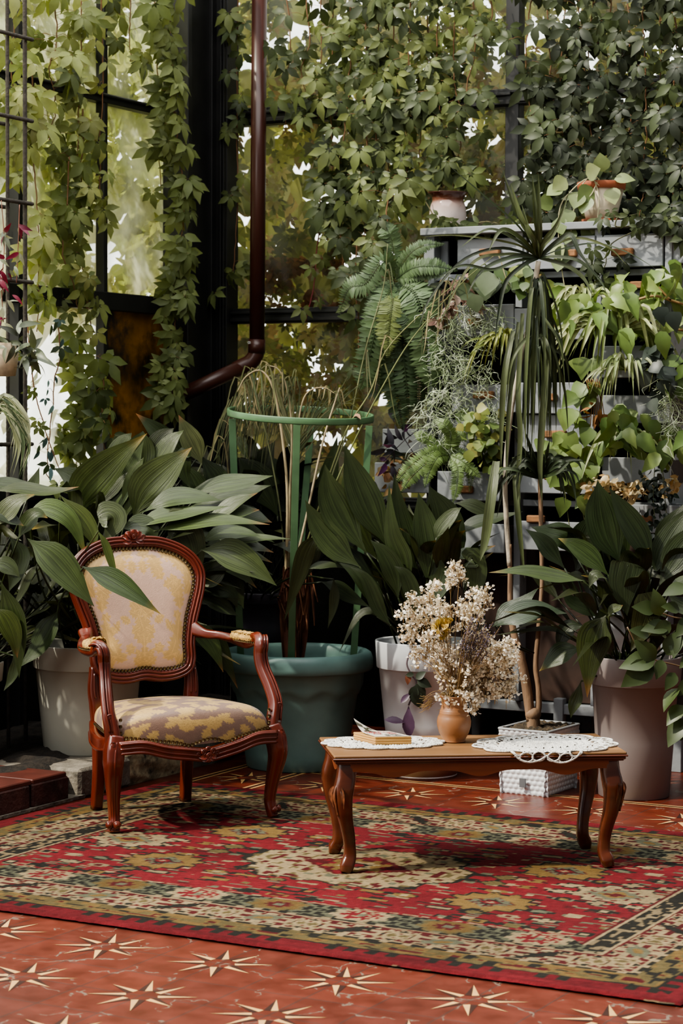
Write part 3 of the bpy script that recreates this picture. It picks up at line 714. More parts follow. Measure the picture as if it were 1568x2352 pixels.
for s in (-1,1):
    for k in range(3):
        a=math.radians(-90+s*(10+k*32)); c0=A(.012,-.098,.266); blade(mb,[c0,c0+A(math.cos(a)*.022,-.006,math.sin(a)*.018),c0+A(math.cos(a)*.040,.006,math.sin(a)*.026)],.02,A(0,-1,.2),fold=.3,n=8)
mb.build('rail_carving',WOODR,chair,world=False)
mb=MB()
for s in (-1,1):
    p=smooth([(s*.322,.0,.318),(s*.312,.12,.300),(s*.27,.28,.300),(s*.21,.43,.318)],24); sweep(mb,p,.016,.026,up=UP,sec=rsec(1,1,.4,3))
    sweep(mb,p+A(s*.015,0,-.018),.006,k=6)
sweep(mb,[(-.21,.44,.322),(.21,.44,.322)],.014,.026,up=UP,sec=rsec(1,1,.4,3))
mb.build('side_rails',WOODR,chair,world=False)
# front legs
for s in (-1,1):
    mb=MB(); P=smooth([(s*.318,-.012,.345),(s*.330,-.026,.29),(s*.334,-.030,.235),(s*.326,-.012,.15),(s*.318,.0,.07),(s*.320,-.008,.03),(s*.324,-.016,.0)],44)
    sweep(mb,P,[.030,.036,.034,.027,.0205,.0185,.019,.017],k=8,sec=rsec(1,1,.6,3))
    fn=norm(A(s*.55,-.83,0))
    for off in (-.35,.0,.35):
        d=norm(A(fn[0]*math.cos(off)-fn[1]*math.sin(off),fn[0]*math.sin(off)+fn[1]*math.cos(off),0)); rr=np.interp(np.linspace(0,1,44),np.linspace(0,1,8),[.030,.036,.034,.027,.0205,.0185,.019,.017])
        sweep(mb,(P+d*rr[:,None]*.97)[2:-3],.0052,k=6)
    for k in (-1,1):
        c0=A(s*.322,-.012,.030)+fn*.021+A(-fn[1],fn[0],0)*k*.014; a=np.linspace(0,4.2*PI,40); r_s=.013*(1-a/20)
        e1=A(-fn[1],fn[0],0); sweep(mb,c0+np.cos(a)[:,None]*r_s[:,None]*e1+np.sin(a)[:,None]*r_s[:,None]*UP+fn*(.004*a/13)[:,None],.0036,k=6)
        ball(mb,c0-fn*.004,(.013,.013,.013),10,6)
    ball(mb,P[4]+fn*.03,(.014,.012,.02),10,6)
    mb.build('front_leg',WOODR,chair,world=False)
# rear legs run up to the back frame
for s in (-1,1):
    mb=MB(); P=smooth([(s*.200,.437,.545),(s*.203,.430,.46),(s*.197,.425,.40),(s*.190,.425,.30),(s*.186,.432,.15),(s*.188,.450,.0)],40)
    sweep(mb,P,[.019,.024,.026,.026,.024,.0225,.021,.020],[.016,.019,.021,.024,.024,.022,.020,.019],k=8,sec=rsec(1,1,.45,3),up=A(0,-1,0))
    for off in (-.010,.010): sweep(mb,P[2:13]+A(off,-.021,0),.0045,k=6)
    mb.build('rear_leg',WOODR,chair,world=False)
# arms
for s in (-1,1):
    mb=MB(); P=smooth([(s*.322,-.012,.30),(s*.330,-.010,.37),(s*.338,.000,.425),(s*.333,.030,.485),(s*.321,.068,.55),(s*.318,.082,.60),(s*.321,.080,.635),(s*.325,.092,.655),(s*.327,.125,.657),(s*.322,.19,.640),(s*.315,.27,.640),(s*.285,.345,.650),(s*.248,.405,.655),(s*.225,.455,.668)],90)
    sweep(mb,P,[.030,.028,.023,.022,.021,.021,.022,.021,.024,.026,.024,.020,.022,.030],[.024,.023,.021,.020,.020,.020,.022,.018,.016,.018,.016,.015,.018,.03],k=8,sec=rsec(1,1,.5,3),up=A(s*.35,-.5,.2))
    fn=norm(A(s*.35,-.9,.2))
    for off in (-.011,0,.011):
        q=P[6:56]+A(off,0,0); T=norm(np.gradient(q,axis=0)); nn=norm(fn[None]-T*(T@fn)[:,None]); sweep(mb,q+nn*.0205,.0046,k=6)
    for z0 in (.425,): 
        c0=A(s*.345,-.022,z0-.01); a=np.linspace(0,4*PI,34); sweep(mb,np.c_[c0[0]+.013*(1-a/18)*np.cos(a),np.full(34,c0[1]),c0[2]+.013*(1-a/18)*np.sin(a)],.004,k=6); ball(mb,c0+A(0,.006,0),.012,10,6)
    ar=mb.build('arm',WOODR,chair,world=False)
    mb=MB(); g=24; a=np.linspace(0,2*PI,g,endpoint=False); rows=16
    for i in range(1): 
        tt=np.linspace(-1,1,rows); V=[]
        for q in tt:
            w_=.024*math.sqrt(max(0,1-abs(q)**3)); y=.205+q*.080; x=s*(.322-.05*max(0,q)*.4)
            for b in a: V.append((x+w_*1.05*math.cos(b),y,.652+.020*math.sin(b)*math.sqrt(max(0,1-abs(q)**4))+.006*random.random()))
        mb.add(V,grid_faces(rows,g,True))
    if s<0:      # torn cover with fluff sticking out
        for k in range(16):
            a0=random.uniform(-.6,2.6); c0=A(-.322+random.uniform(-.012,.02),.15+random.uniform(0,.05),.668)
            blade(mb,[c0,c0+A(.02*math.cos(a0),-.02*abs(math.sin(a0)),.012),c0+A(.04*math.cos(a0),-.04*abs(math.sin(a0)),-.01)],.03,A(0,0,1),fold=.5,n=7)
    else:
        for k in range(90):
            c0=A(.322+random.uniform(-.02,.02),.205+random.uniform(-.065,.065),.668); sweep(mb,smooth([c0,c0+A(random.uniform(-.01,.01),random.uniform(-.012,.012),.006),c0+A(random.uniform(-.018,.018),random.uniform(-.02,.02),.004)],6),.0016,k=4)
    pd=mb.build('arm_pad',FUZZ,ar,world=False)
    mb=MB(); a=np.linspace(0,2*PI,60); nails(np.c_[s*.321+.026*np.cos(a),.205+.082*np.sin(a),.652-.010+0*a],None,.0042,pd)

# ------------------------------------------------------------------ coffee table
WOODT=mat('mahogany_table',(.085,.022,.009),rough=.24,spec=.5,var=.4,nscale=7,stretch=(.3,2,2),coat=.5,dark=(.22,.11,.05),dscale=50,dthr=.76)
WOODTT=mat('table_top_veneer',(.19,.098,.042),rough=.45,spec=.3,var=.3,nscale=6,stretch=(.25,3,3),coat=.0,dark=(.20,.09,.04),dscale=30,dthr=.66)
WOODA=mat('table_apron_veneer',(.20,.055,.020),rough=.32,var=.25,nscale=10,stretch=(.2,1,4),coat=.3)
t0=ground(765,1737,.41); t1=ground(1443,1727,.41); tA=math.atan2(t1[1]-t0[1],t1[0]-t0[0]); TL=np.linalg.norm((t1-t0)[:2]); TD=.43; TZ=.41-.0165
table=thing('coffee_table','long low wooden coffee table with curved legs standing on the rug','table',(t0[0],t0[1],.0165),tA)
mb=MB()
def slab(mb,z0,z1,ins,c=.003): cbox(mb,((TL)/2,TD/2,(z0+z1)/2),(TL/2-ins,TD/2-ins,(z1-z0)/2),c=c)
slab(mb,TZ-.010,TZ,.004,.004)
top=mb.build('tabletop',WOODTT,table,world=False,smooth=False)
mb=MB(); slab(mb,TZ-.016,TZ-.0095,.0,.003); slab(mb,TZ-.026,TZ-.0158,.006,.004); slab(mb,TZ-.031,TZ-.0255,.012,.002)
mb.build('top_moulding',WOODT,top,world=False,smooth=False)
def apron(o,X,Lx,name='apron'):
    n_=60; x=np.linspace(0,Lx,n_); per=3 if Lx>.5 else 1
    h=.034+.010*np.cos(x/Lx*2*PI*per+PI)*1.0+.003*np.cos(x/Lx*4*PI*per)
    ol=np.r_[np.c_[x,0*x],np.c_[x[::-1],-h[::-1]]]
    m_=MB(); prism(m_,ol[::-1],o,X,UP,.016); m_.build(name,WOODA,table,world=False,smooth=False)
apron(A(.06,.040,TZ-.03),A(1,0,0),TL-.12); apron(A(.06,TD-.028,TZ-.03),A(1,0,0),TL-.12)
apron(A(.032,.07,TZ-.03),A(0,1,0),TD-.14); apron(A(TL-.048,.07,TZ-.03),A(0,1,0),TD-.14)
for sx,sy in ((-1,-1),(1,-1),(-1,1),(1,1)):
    cx=.052 if sx<0 else TL-.052; cyy=.055 if sy<0 else TD-.055; d=norm(A(sx,sy*.8,0))
    mb=MB(); zz=np.array([TZ-.031,.32,.265,.20,.12,.055,.025,.0]); of=np.array([.0,.004,.016,.010,-.010,-.016,-.004,.004]); P=smooth(np.c_[cx+d[0]*of,cyy+d[1]*of,zz],46)
    sweep(mb,P,[.030,.031,.033,.028,.022,.019,.021,.023,.017],k=8,sec=rsec(1,1,.55,3),up=A(0,1,0))
    leg=mb.build('leg',WOODT,table,world=False)
    if sy<0:
        mb=MB(); c0=P[14]+d*.036
        for k in range(5):
            a=math.radians(-90+(k-2)*24); e1=A(-d[1],d[0],0); p0=P[9]+d*.030+e1*.003*(k-2); blade(mb,[p0,p0+e1*math.cos(a)*.03-UP*.035+d*.006,p0+e1*math.cos(a)*.022-UP*.085-d*.002],.016,d,fold=.4,n=9)
        sweep(mb,smooth([P[8]+d*.032,P[13]+d*.040,P[20]+d*.031],16),.004,k=6)
        mb.build('knee_carving',mat('worn_carving',(.14,.05,.022),rough=.35,var=.6,nscale=60) if sx<0 else bpy.data.materials['worn_carving'],leg,world=False)
# ---- things on the table (table-local helper)
cT,sT=math.cos(tA),math.sin(tA)
def TP(x,y,z=0.): return A(t0[0]+x*cT-y*sT,t0[1]+x*sT+y*cT,.41+z)
def tloc(px,py,z=.41):
    p=ground(px,py,z)-A(t0[0],t0[1],0); return A(p[0]*cT+p[1]*sT,-p[0]*sT+p[1]*cT)
LACE=mat('white_crochet',(.72,.71,.67),rough=.95,var=.1,nscale=60,bump=.9,bscale=190)
def doily(name,label,c,rx,ry,rot,lobes):
    # round crochet mat: solid ringed centre, scalloped border loops; whatever passes the table edge hangs down
    m_=MB(); nr,na=46,264; r=np.linspace(.0,.86,nr)[:,None]; a=np.linspace(0,2*PI,na,endpoint=False)[None]
    def drape(x,y,z):
        X=c[0]+x*math.cos(rot)-y*math.sin(rot); Y=c[1]+x*math.sin(rot)+y*math.cos(rot)
        over=np.clip(-Y+.001,0,None); Yn=np.where(Y<.001,-.004-z,Y); Zn=np.where(Y<.001,-over+.004,z)
        return np.stack([t0[0]+X*cT-Yn*sT,t0[1]+X*sT+Yn*cT,.4105+Zn],-1)
    R=r*(1+.05*np.cos(a*lobes)*r**2); z=.0035+.0022*np.sin(r*62)+.0016*np.sin(a*66+r*30)+.0012*np.cos(a*lobes)
    m_.add(drape(R*np.cos(a)*rx,R*np.sin(a)*ry,z).reshape(-1,3),[f for f in [grid_faces(nr,na,True)[(lambda I:~(((I//na>35)&(I//na<39)&((I%na)%6<3))|((I//na>22)&(I//na<25)&((I%na)%11<3))))(np.arange((nr-1)*na))]]])
    for k in range(lobes):
        a0=k*2*PI/lobes
        for j in (-1,0,1):
            aa=a0+j*2*PI/lobes*.30; q=np.linspace(0,2*PI,18); rr=.93+(.05 if j==0 else 0); sx_=.075; sa=2*PI/lobes*.17
            Rr=rr+sx_*np.cos(q); Aa=aa+sa*np.sin(q); P=drape(Rr*np.cos(Aa)*rx,Rr*np.sin(Aa)*ry,.004+0*q); sweep(m_,P[:-1],.0030,k=5,closed=True)
        q=np.linspace(-1,1,26); Aa=a0+q*PI/lobes; Rr=.90+.15*np.cos(q*PI/2)**.7; P=drape(Rr*np.cos(Aa)*rx,Rr*np.sin(Aa)*ry,.004+0*q); sweep(m_,P,.0038,k=5)
    return tag(m_.build(name,LACE),label,'doily')
dl=tloc(880,1708); dr=tloc(1240,1703); dr=A(dr[0],.172)
doily('crochet_doily','round white crochet doily under the paperback book',dl,.20,.135,.0,14)
doily('crochet_doily','white crochet doily hanging over the table edge beside the vase',dr,.245,.196,.32,11)
# paperback
b0=tloc(862,1708,.42); b1=tloc(942,1704,.42); PAGE=mat('yellowed_pages',(.47,.27,.095),rough=.9,var=.2,nscale=8,stretch=(1,1,30))
bk=thing('paperback_book','yellowed paperback book with a curled cover lying on the doily','book',TP(b0[0],b0[1],.006),tA+.02)
bw=b1[0]-b0[0]; bd=.125
mb=MB(); bh=.026; X_=np.linspace(0,1,14); sk=-.045
prof=[(0,0),(bw,0.0),(bw-.055,bd),(-.055,bd)]
ol=np.array(prof); n_=10
for k in range(n_): 
    z0=bh*k/n_; prism(mb,ol+A(.001*math.sin(k*2.1),.0012*math.cos(k*1.7)),A(0,0,z0),A(1,0,0),A(0,1,0),bh/n_*.98)
mb.build('page_block',PAGE,bk,world=False,smooth=False)
gx,gy=30,26; gu,gv=np.meshgrid(np.linspace(0,1,gx),np.linspace(0,1,gy),indexing='ij')
lift=.040*np.clip((gv-.45)/.55,0,1)**2*np.clip(1-gu*1.5,0,1)**1.4+.006*gv*(1-gu)
CX=gu*bw-.055*gv; CYY=gv*bd+.001; CZ=bh+.001+lift
CC=np.zeros((gx,gy,3)); CC[:]=(.52,.48,.42)
dkm=((gv>.62)&(gv<.95)&(gu<.45)&(vnoise(gu*9,gv*9,2)>.35)); CC[dkm]=(.035,.03,.015)
mb=MB(); mb.add(np.stack([CX,CYY,CZ],-1).reshape(-1,3),grid_faces(gx,gy),CC.reshape(-1,3))
cv=mb.build('cover',mat('book_cover',rough=.4,var=.1,attr=True),bk,world=False)
# printed rows on the cover: block letters upside down to the viewer
mb=MB()
def glyph(mb,u0,v0,w,h,C,seed):
    r_=random.Random(seed); segs=[]
    for kx in (0,1): 
        if r_.random()<.8: segs.append((kx,0,kx,1))
    for ky in (0,.5,1):
        if r_.random()<.55: segs.append((0,ky,1,ky))
    if r_.random()<.4: segs.append((0,0,1,1))
    for x0,y0,x1,y1 in segs:
        p=A(u0+x0*w*.75,v0+y0*h); q=A(u0+x1*w*.75,v0+y1*h); d=norm(q-p); s_=A(-d[1],d[0])*w*.13
        Q=[]
        for P in (p-s_,q-s_,q+s_,p+s_):
            u_=np.clip(P[0],0,1);v_=np.clip(P[1],0,1); l_=.040*max(0,(v_-.45)/.55)**2*max(0,1-u_*1.5)**1.4+.006*v_*(1-u_)
            Q.append((u_*bw-.055*v_,v_*bd+.001,bh+.0022+l_))
        mb.add(Q,np.array([[0,1,2,3]]),C)
for row,(v0,h,u0,n_l,C) in enumerate([(.06,.09,.35,6,(.02,.02,.02)),(.19,.09,.42,5,(.02,.02,.02)),(.34,.10,.60,3,(.35,.02,.03)),(.34,.10,.18,3,(.35,.02,.03)),(.50,.10,.05,5,(.35,.02,.03)),(.50,.10,.62,4,(.35,.02,.03)),(.66,.10,.50,5,(.35,.02,.03))]):
    for k in range(n_l): glyph(mb,u0+k*.088,v0,.07,h,C,row*31+k)
mb.build('lettering',bpy.data.materials['book_cover'],cv,world=False,smooth=False)
# vase
CLAY=mat('brown_clay',(.26,.118,.050),rough=.45,var=.25,nscale=7,coat=.15,dark=(.15,.045,.015),dscale=4,dthr=.57)
vp=tloc(1042,1704); vb=TP(vp[0],vp[1],.001)
vase=thing('clay_vase','brown clay vase with ringed shoulder standing between the two doilies','vase',vb)
S_=1/685.
prof=[(25,0),(27,1),(27,3),(26,5),(34,20),(39,36),(40,48),(38,58),(34,66),(34.6,67.5),(33.6,69),(33.4,72),(33,73.5),(31.5,75),(31.6,77),(30.4,78.5),(29.5,84),(29.5,95),(31.5,103),(34,106),(34,108),(31,107),(28,100),(27,85)]
mb=MB(); lathe(mb,np.array(prof)*S_,vb,56); mb.build('body',CLAY,vase)
# dried bouquet
STEM=mat('dry_stems',(.24,.15,.06),rough=.9,var=.3)
WHT=mat('dried_white_petals',rough=.95,var=.18,nscale=90,attr=True,transl=.15,tcol=.9)
bq=thing('dried_flower_bouquet','spreading bunch of dried white statice in the clay vase','flowers',vb+A(0,0,.1))
SC=1/695.
def bpt(px,py,dy=0.): return at(px,py,vb[1]+dy)
ms,mf=MB(),MB(); petal=leaf_tpl(2,.42,fold=.3,curl=.3)
clumps=[]
spec=[(1055,1320,26,90),(1035,1345,20,55),(1045,1395,34,90),(985,1360,24,60),(960,1380,22,50),(1000,1385,30,80),(940,1395,18,40),(935,1420,16,36),(960,1425,26,60),(945,1450,20,44),(980,1440,34,90),(1010,1415,34,90),(1020,1450,34,80),(950,1475,22,50),(985,1480,30,70),(965,1500,26,60),(955,1508,16,30),(1065,1420,26,60),(1090,1375,18,40),(1118,1370,16,36),(1085,1400,20,44),(1105,1395,16,34),(1100,1420,14,24),(1000,1505,28,70),(1030,1500,30,70),(1045,1530,40,120),(1080,1525,42,130),(1010,1535,26,60),(1060,1560,42,130),(1100,1545,42,130),(1130,1520,34,90),(1025,1565,30,70),(1075,1590,36,100),(1120,1570,40,120),(1150,1545,30,80),(1155,1500,24,56),(1170,1478,14,26),(1178,1510,18,40),(1140,1490,26,60),(1120,1495,26,60),(1165,1540,24,60),(1172,1570,24,60),(1160,1590,18,40),(1175,1595,12,20),(1135,1590,26,60),(1090,1615,16,28),(1062,1605,22,50),(1040,1600,18,36),(1085,1632,12,20),(1028,1618,14,22),(1097,1622,12,18),(1105,1460,20,40),(1070,1450,26,60)]
neck=vb+A(0,0,.155)
for px,py,rad,cnt in spec:
    c=bpt(px,py,random.uniform(-.07,.07)); clumps.append(c)
    r=rad*SC
    mid=(neck+c)/2+A(random.uniform(-.01,.01),random.uniform(-.01,.01),.02); root=neck+A(random.uniform(-.02,.02),random.uniform(-.02,.02),-.05)
    sweep(ms,smooth([root,neck+A(random.uniform(-.022,.022),random.uniform(-.02,.02),0),mid,c],12),[.0016,.0013,.0009],k=4)
    k=max(3,int(cnt/7))
    tips=c+rvec(k)*r*.55*A(1,1,1)+A(0,0,r*.25)
    for q in tips:
        sweep(ms,smooth([c*.55+q*.45-UP*r*.9,(c+q)/2-UP*.004,q],5),.0007,k=3)
        m_=int(cnt/k*1.7)+3; P=q+rvec(m_)*.0060+norm(q-c)*rng.uniform(-.006,.008,(m_,1)); inst(mf,petal,basis(norm(rvec(m_)+A(0,-.3,.6)),rvec(m_)),P,rng.uniform(.008,.0145,m_),pick([(.80,.74,.65),(.72,.64,.53),(.86,.82,.75),(.56,.44,.32)],m_,.08))
for k in range(7):   # thin straggling twigs at the rim
    q=bpt(random.choice([975,985,1000,1010,970]),random.uniform(1600,1650)); sweep(ms,smooth([neck,neck*.4+q*.6+UP*.02,q],10),.0009,k=4)
    for j in range(6): sweep(ms,[neck*.3+q*.7,q+A(*rng.normal(size=3))*.012],.0006,k=3)
for px in (1162,1170,1112,1135): q=bpt(px,1610+random.uniform(0,20)); sweep(ms,[q+UP*.04,q],.0008,k=4)
ms.build('stems',STEM,bq); mf.build('blossoms',WHT,bq)
LAV=mat('dried_lavender',rough=.95,var=.25,nscale=120,attr=True)
lv=thing('lavender_bunch','small bunch of dried purple lavender tucked into the white bouquet','flowers',vb+A(0,0,.12))
ms,mf=MB(),MB()
for k in range(60):
    px=random.uniform(1060,1130); py=1425+abs(px-1100)*.5+random.uniform(-15,70)
    if k<3: px,py=[(1150,1437),(1132,1428),(1110,1412)][k]
    q=bpt(px,py,-.105+random.uniform(-.02,.03)); sweep(ms,smooth([neck+A(.005,-.012,-.02),(neck+q)/2+A(.0,-.02,0),q],8),.0008,k=4)
    d=norm(q-neck); m_=22; tt=rng.uniform(-.055,.0,m_); P=q+d*tt[:,None]+rvec(m_)*.0026; inst(mf,petal,basis(norm(rvec(m_)+d*1.2),rvec(m_)),P,rng.uniform(.004,.0075,m_),pick([(.105,.085,.125),(.14,.12,.16),(.07,.055,.08)],m_,.1))
ms.build('stems',STEM,lv); mf.build('spikes',LAV,lv)
yl=thing('dried_yellow_flower','dried pale yellow flower heads standing among the white statice','flowers',vb+A(0,0,.12))
ms=MB(); pt=leaf_tpl(4,.38,fold=.5,curl=.2); YPM=mat('dried_yellow_petals',rough=.9,attr=True,transl=.2)
for px,py in ((1010,1430),(1022,1442),(1003,1440),(1015,1455),(1028,1425)):
    q=bpt(px,py,-.06); sweep(ms,smooth([neck,(neck+q)/2+A(0,-.02,0),q],8),.0012,k=4); m_=12; mf=MB(); inst(mf,pt,basis(norm(rvec(m_)*.7+A(0,-.2,1)),rvec(m_)),q-UP*.01+rvec(m_)*.003,rng.uniform(.018,.03,m_),pick([(.58,.45,.16),(.52,.38,.13)],m_,.1)); mf.build('flower_head',YPM,yl)
ms.build('stems',STEM,yl)

# ------------------------------------------------------------------ pots and big-leaved plants
ASPM=mat('aspidistra_leaf',rough=.36,spec=.45,var=.22,nscale=9,attr=True,streak=.42,transl=.10,tcol=1.2)
STK=mat('leaf_stalk',rough=.5,var=.2,attr=True)
def pot_mb(c,prof,k=64,C=(1,1,1)):
    m_=MB(); lathe(m_,prof,c,k,C=C); return m_
def bandpot(rt,rb,h,lip,lo=.010):      # plain plastic planter with a broad rim band
    rl=rt-lo-.006; r_at=lambda z: rb+(rl-rb)*(z/(h-lip))
    return [(rb-.02,0),(rb-.004,0),(rb,.004),(r_at((h-lip)*.5),(h-lip)*.5),(rl-.001,h-lip),(rt-.010,h-lip+.001),(rt-.007,h-lip+.004),(rt,h-.004),(rt-.001,h),(rt-.008,h),(rt-.012,h-.006),(rl-.012,h-lip),(rl-.03,h-.08)]
GREENS=[(.024,.035,.012),(.031,.043,.015),(.020,.029,.011),(.035,.047,.018)]
YT=(.30,.20,.04); BT=(.22,.10,.03)
def leafobj(parent,pts,w,nrm=None,base=None,C=None,fold=.16,twist=0.,tip=None,prof=ASP,n=18,wav=.05,name='leaf',m=ASPM):
    m_=MB(); P=np.array(pts,float)
    if nrm is None:
        nrm=norm(A(0,-1,.55))
    C=A(*(C if C is not None else random.choice(GREENS)))*random.uniform(.85,1.2)*A(1.12,.98,.74)
    blade(m_,P,w,nrm,fold,prof,n,C,twist,tip,7,wav)
    if base is not None:
        b=np.asarray(base,float); d=norm(P[1]-P[0]); L_=np.linalg.norm(P[0]-b)
        sweep(m_,smooth([b,b*.5+P[0]*.5+UP*.12*L_*0-d*.06*L_,P[0]+d*.01],10),[.0055,.0035],k=5,C=C*.9)
    return m_.build(name,m,parent)
def pxleaf(parent,px,Y,w,base=None,Ys=None,**k):
    Ys=Ys if Ys is not None else [Y]*len(px)
    P=[at(x,y,d) for (x,y),d in zip(px,Ys)]
    return leafobj(parent,P,w/ppm(np.mean(Ys)),base=base,**k)
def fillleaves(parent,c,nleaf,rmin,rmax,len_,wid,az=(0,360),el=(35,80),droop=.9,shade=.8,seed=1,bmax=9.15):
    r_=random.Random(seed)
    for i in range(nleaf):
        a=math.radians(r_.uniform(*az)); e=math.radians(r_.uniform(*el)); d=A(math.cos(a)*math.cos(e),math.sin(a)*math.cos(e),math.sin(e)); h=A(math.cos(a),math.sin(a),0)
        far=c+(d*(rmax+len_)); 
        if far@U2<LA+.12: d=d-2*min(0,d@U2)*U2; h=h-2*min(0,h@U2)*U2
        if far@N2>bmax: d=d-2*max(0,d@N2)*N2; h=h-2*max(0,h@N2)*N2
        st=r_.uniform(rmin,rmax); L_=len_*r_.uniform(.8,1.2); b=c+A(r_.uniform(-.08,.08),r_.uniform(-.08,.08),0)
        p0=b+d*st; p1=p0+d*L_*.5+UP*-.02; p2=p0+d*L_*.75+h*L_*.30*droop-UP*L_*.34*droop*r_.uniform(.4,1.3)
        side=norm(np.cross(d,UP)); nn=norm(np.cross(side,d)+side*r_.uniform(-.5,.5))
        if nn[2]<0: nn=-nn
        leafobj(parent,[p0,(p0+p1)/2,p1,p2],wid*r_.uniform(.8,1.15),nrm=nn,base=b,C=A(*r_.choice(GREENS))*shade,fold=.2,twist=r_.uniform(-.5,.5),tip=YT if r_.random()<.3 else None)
def soil(parent,c,r,z):
    m_=MB(); k=40; a=np.arange(k)*2*PI/k; rr=np.linspace(0,r,8)
    V=[c+A(q*math.cos(x),q*math.sin(x),z+.012*random.uniform(-1,1)) for q in rr for x in a]; m_.add(V,grid_faces(8,k,True)); m_.build('soil',SOIL,parent)
CREAMP=mat('cream_plastic',(.50,.49,.42),rough=.5,var=.12,nscale=3,dark=(.30,.28,.22),dscale=18,dthr=.68)
WHITEP=mat('white_plastic',(.58,.60,.62),rough=.45,var=.07,nscale=4,dark=(.35,.33,.28),dscale=22,dthr=.73)
TAUPE=mat('taupe_plastic',(.215,.185,.178),rough=.5,var=.10,nscale=3,dark=(.12,.10,.10),dscale=25,dthr=.74)
TEAL=mat('teal_plastic',(.145,.250,.232),rough=.42,var=.22,nscale=5,dark=(.16,.19,.17),dscale=9,dthr=.66)
PURP=mat('dark_purple_plastic',(.045,.040,.055),rough=.5,var=.15)
# 1 -- cream pot behind the armchair
cL=ground(203,1722,.118); Yl=cL[1]
pl=thing('potted_aspidistra','big dark leafy plant in the cream pot on the stone ledge behind the armchair','potted plant',cL)
pot_mb(cL,bandpot(.236,.185,.45,.10)).build('pot',CREAMP,pl); soil(pl,cL,.21,.40)
Lc=cL+UP*.45
def LL(px,w,dY,**k):
    if 'C' in k: k['C']=tuple(q*1.3 for q in k['C'])  # sheen on this clump put into brighter leaf colours
    return pxleaf(pl,px,Yl+dY,w,base=k.pop('base',Lc+A(random.uniform(-.1,.1),random.uniform(-.08,.08),-.05)),**k)
frontN=norm(A(.1,-1,.5)); 
LL([(62,1236),(110,1275),(165,1335),(217,1394)],88,-1.02,nrm=norm(A(.45,-.9,.55)),fold=.22,C=(.030,.048,.020))
LL([(186,1300),(240,1326),(300,1362),(371,1412)],64,-1.04,nrm=norm(A(.15,-.8,.7)),fold=.30,C=(.026,.046,.018),tip=YT)
LL([(222,1215),(242,1250),(258,1300),(270,1342)],20,-1.0,C=(.05,.08,.025))
LL([(135,1135),(180,1180),(210,1225),(217,1262)],46,-.60,C=(.04,.06,.022),tip=YT)
LL([(60,1178),(110,1165),(165,1200),(200,1285)],50,-.62,C=(.035,.06,.02),tip=YT)
LL([(180,1200),(190,1130),(255,1062),(338,995)],92,-.15,nrm=norm(A(.6,-1,.35)),C=(.040,.062,.024),tip=YT)
LL([(250,1215),(262,1150),(300,1080),(330,1012)],62,-.10,nrm=norm(A(-.3,-1,.3)),C=(.03,.05,.02))
LL([(305,1195),(330,1130),(385,1075),(441,1027)],92,-.16,nrm=norm(A(.4,-1,.5)),C=(.042,.064,.026),tip=YT)
LL([(285,1200),(300,1140),(312,1085),(330,1050)],45,-.12,C=(.045,.07,.03))
LL([(440,1060),(400,1025),(355,985),(311,949)],50,.15,nrm=norm(A(-.2,-1,.2)),C=(.014,.024,.010),tip=(.32,.12,.03))
LL([(465,1070),(448,1030),(428,990),(410,953)],52,.12,nrm=norm(A(0,-1,.15)),C=(.05,.065,.035),tip=(.30,.12,.05))
LL([(325,1178),(385,1148),(450,1142),(510,1150)],62,-.28,nrm=norm(A(.1,-.7,.8)),C=(.032,.054,.022))
LL([(300,1215),(360,1190),(430,1178),(530,1162)],56,-.34,nrm=norm(A(.1,-.6,.8)),C=(.034,.056,.024))
LL([(470,1198),(510,1175),(550,1150),(592,1132)],44,-.2,nrm=norm(A(.1,-.7,.8)),C=(.036,.058,.022),tip=BT)
LL([(350,1220),(430,1205),(520,1195),(620,1205)],52,-.36,nrm=norm(A(.0,-.6,.8)),C=(.036,.058,.024),tip=BT)
LL([(510,1190),(550,1180),(590,1190),(625,1200)],60,-.1,nrm=norm(A(.0,-.6,.8)),C=(.024,.042,.018),tip=BT)
LL([(458,1262),(515,1272),(575,1300),(636,1346)],82,-.36,nrm=norm(A(-.1,-.8,.6)),fold=.3,C=(.034,.052,.022))
LL([(455,1250),(500,1228),(555,1224),(600,1232)],54,-.28,nrm=norm(A(.0,-.6,.8)),C=(.026,.044,.018))
LL([(480,1255),(545,1242),(600,1236),(670,1238)],34,-.26,nrm=norm(A(.0,-.6,.8)),C=(.03,.048,.02))
LL([(385,1208),(412,1210),(438,1252),(452,1345)],84,-.34,nrm=norm(A(.1,-1,.25)),fold=.05,C=(.046,.064,.034),prof=[.5,.9,1,1,.98,.95,.9,.8,.6,.3,0])
LL([(225,1188),(250,1182),(262,1200),(240,1250)],66,-.40,nrm=norm(A(0,-1,.4)),fold=.05,C=(.045,.065,.035),prof=[.4,.9,1,1,1,.9,.7,.3,0])
LL([(280,1215),(310,1208),(345,1215),(360,1245)],60,-.36,C=(.022,.036,.016))
LL([(450,1345),(475,1330),(505,1305),(532,1290)],58,-.28,nrm=norm(A(.2,-.8,.6)),C=(.040,.058,.030))
LL([(450,1350),(490,1350),(530,1365),(545,1398)],44,-.26,C=(.022,.038,.016))
LL([(448,1372),(485,1378),(520,1398),(546,1415)],40,-.25,C=(.026,.042,.018))
LL([(455,1440),(490,1470),(515,1510),(546,1582)],46,-.22,nrm=norm(A(-.3,-.9,.5)),C=(.026,.044,.018),tip=BT)
LL([(430,1425),(460,1450),(490,1490),(513,1545)],50,-.26,nrm=norm(A(.3,-.9,.5)),C=(.036,.06,.022),tip=BT)
r9=random.Random(21)
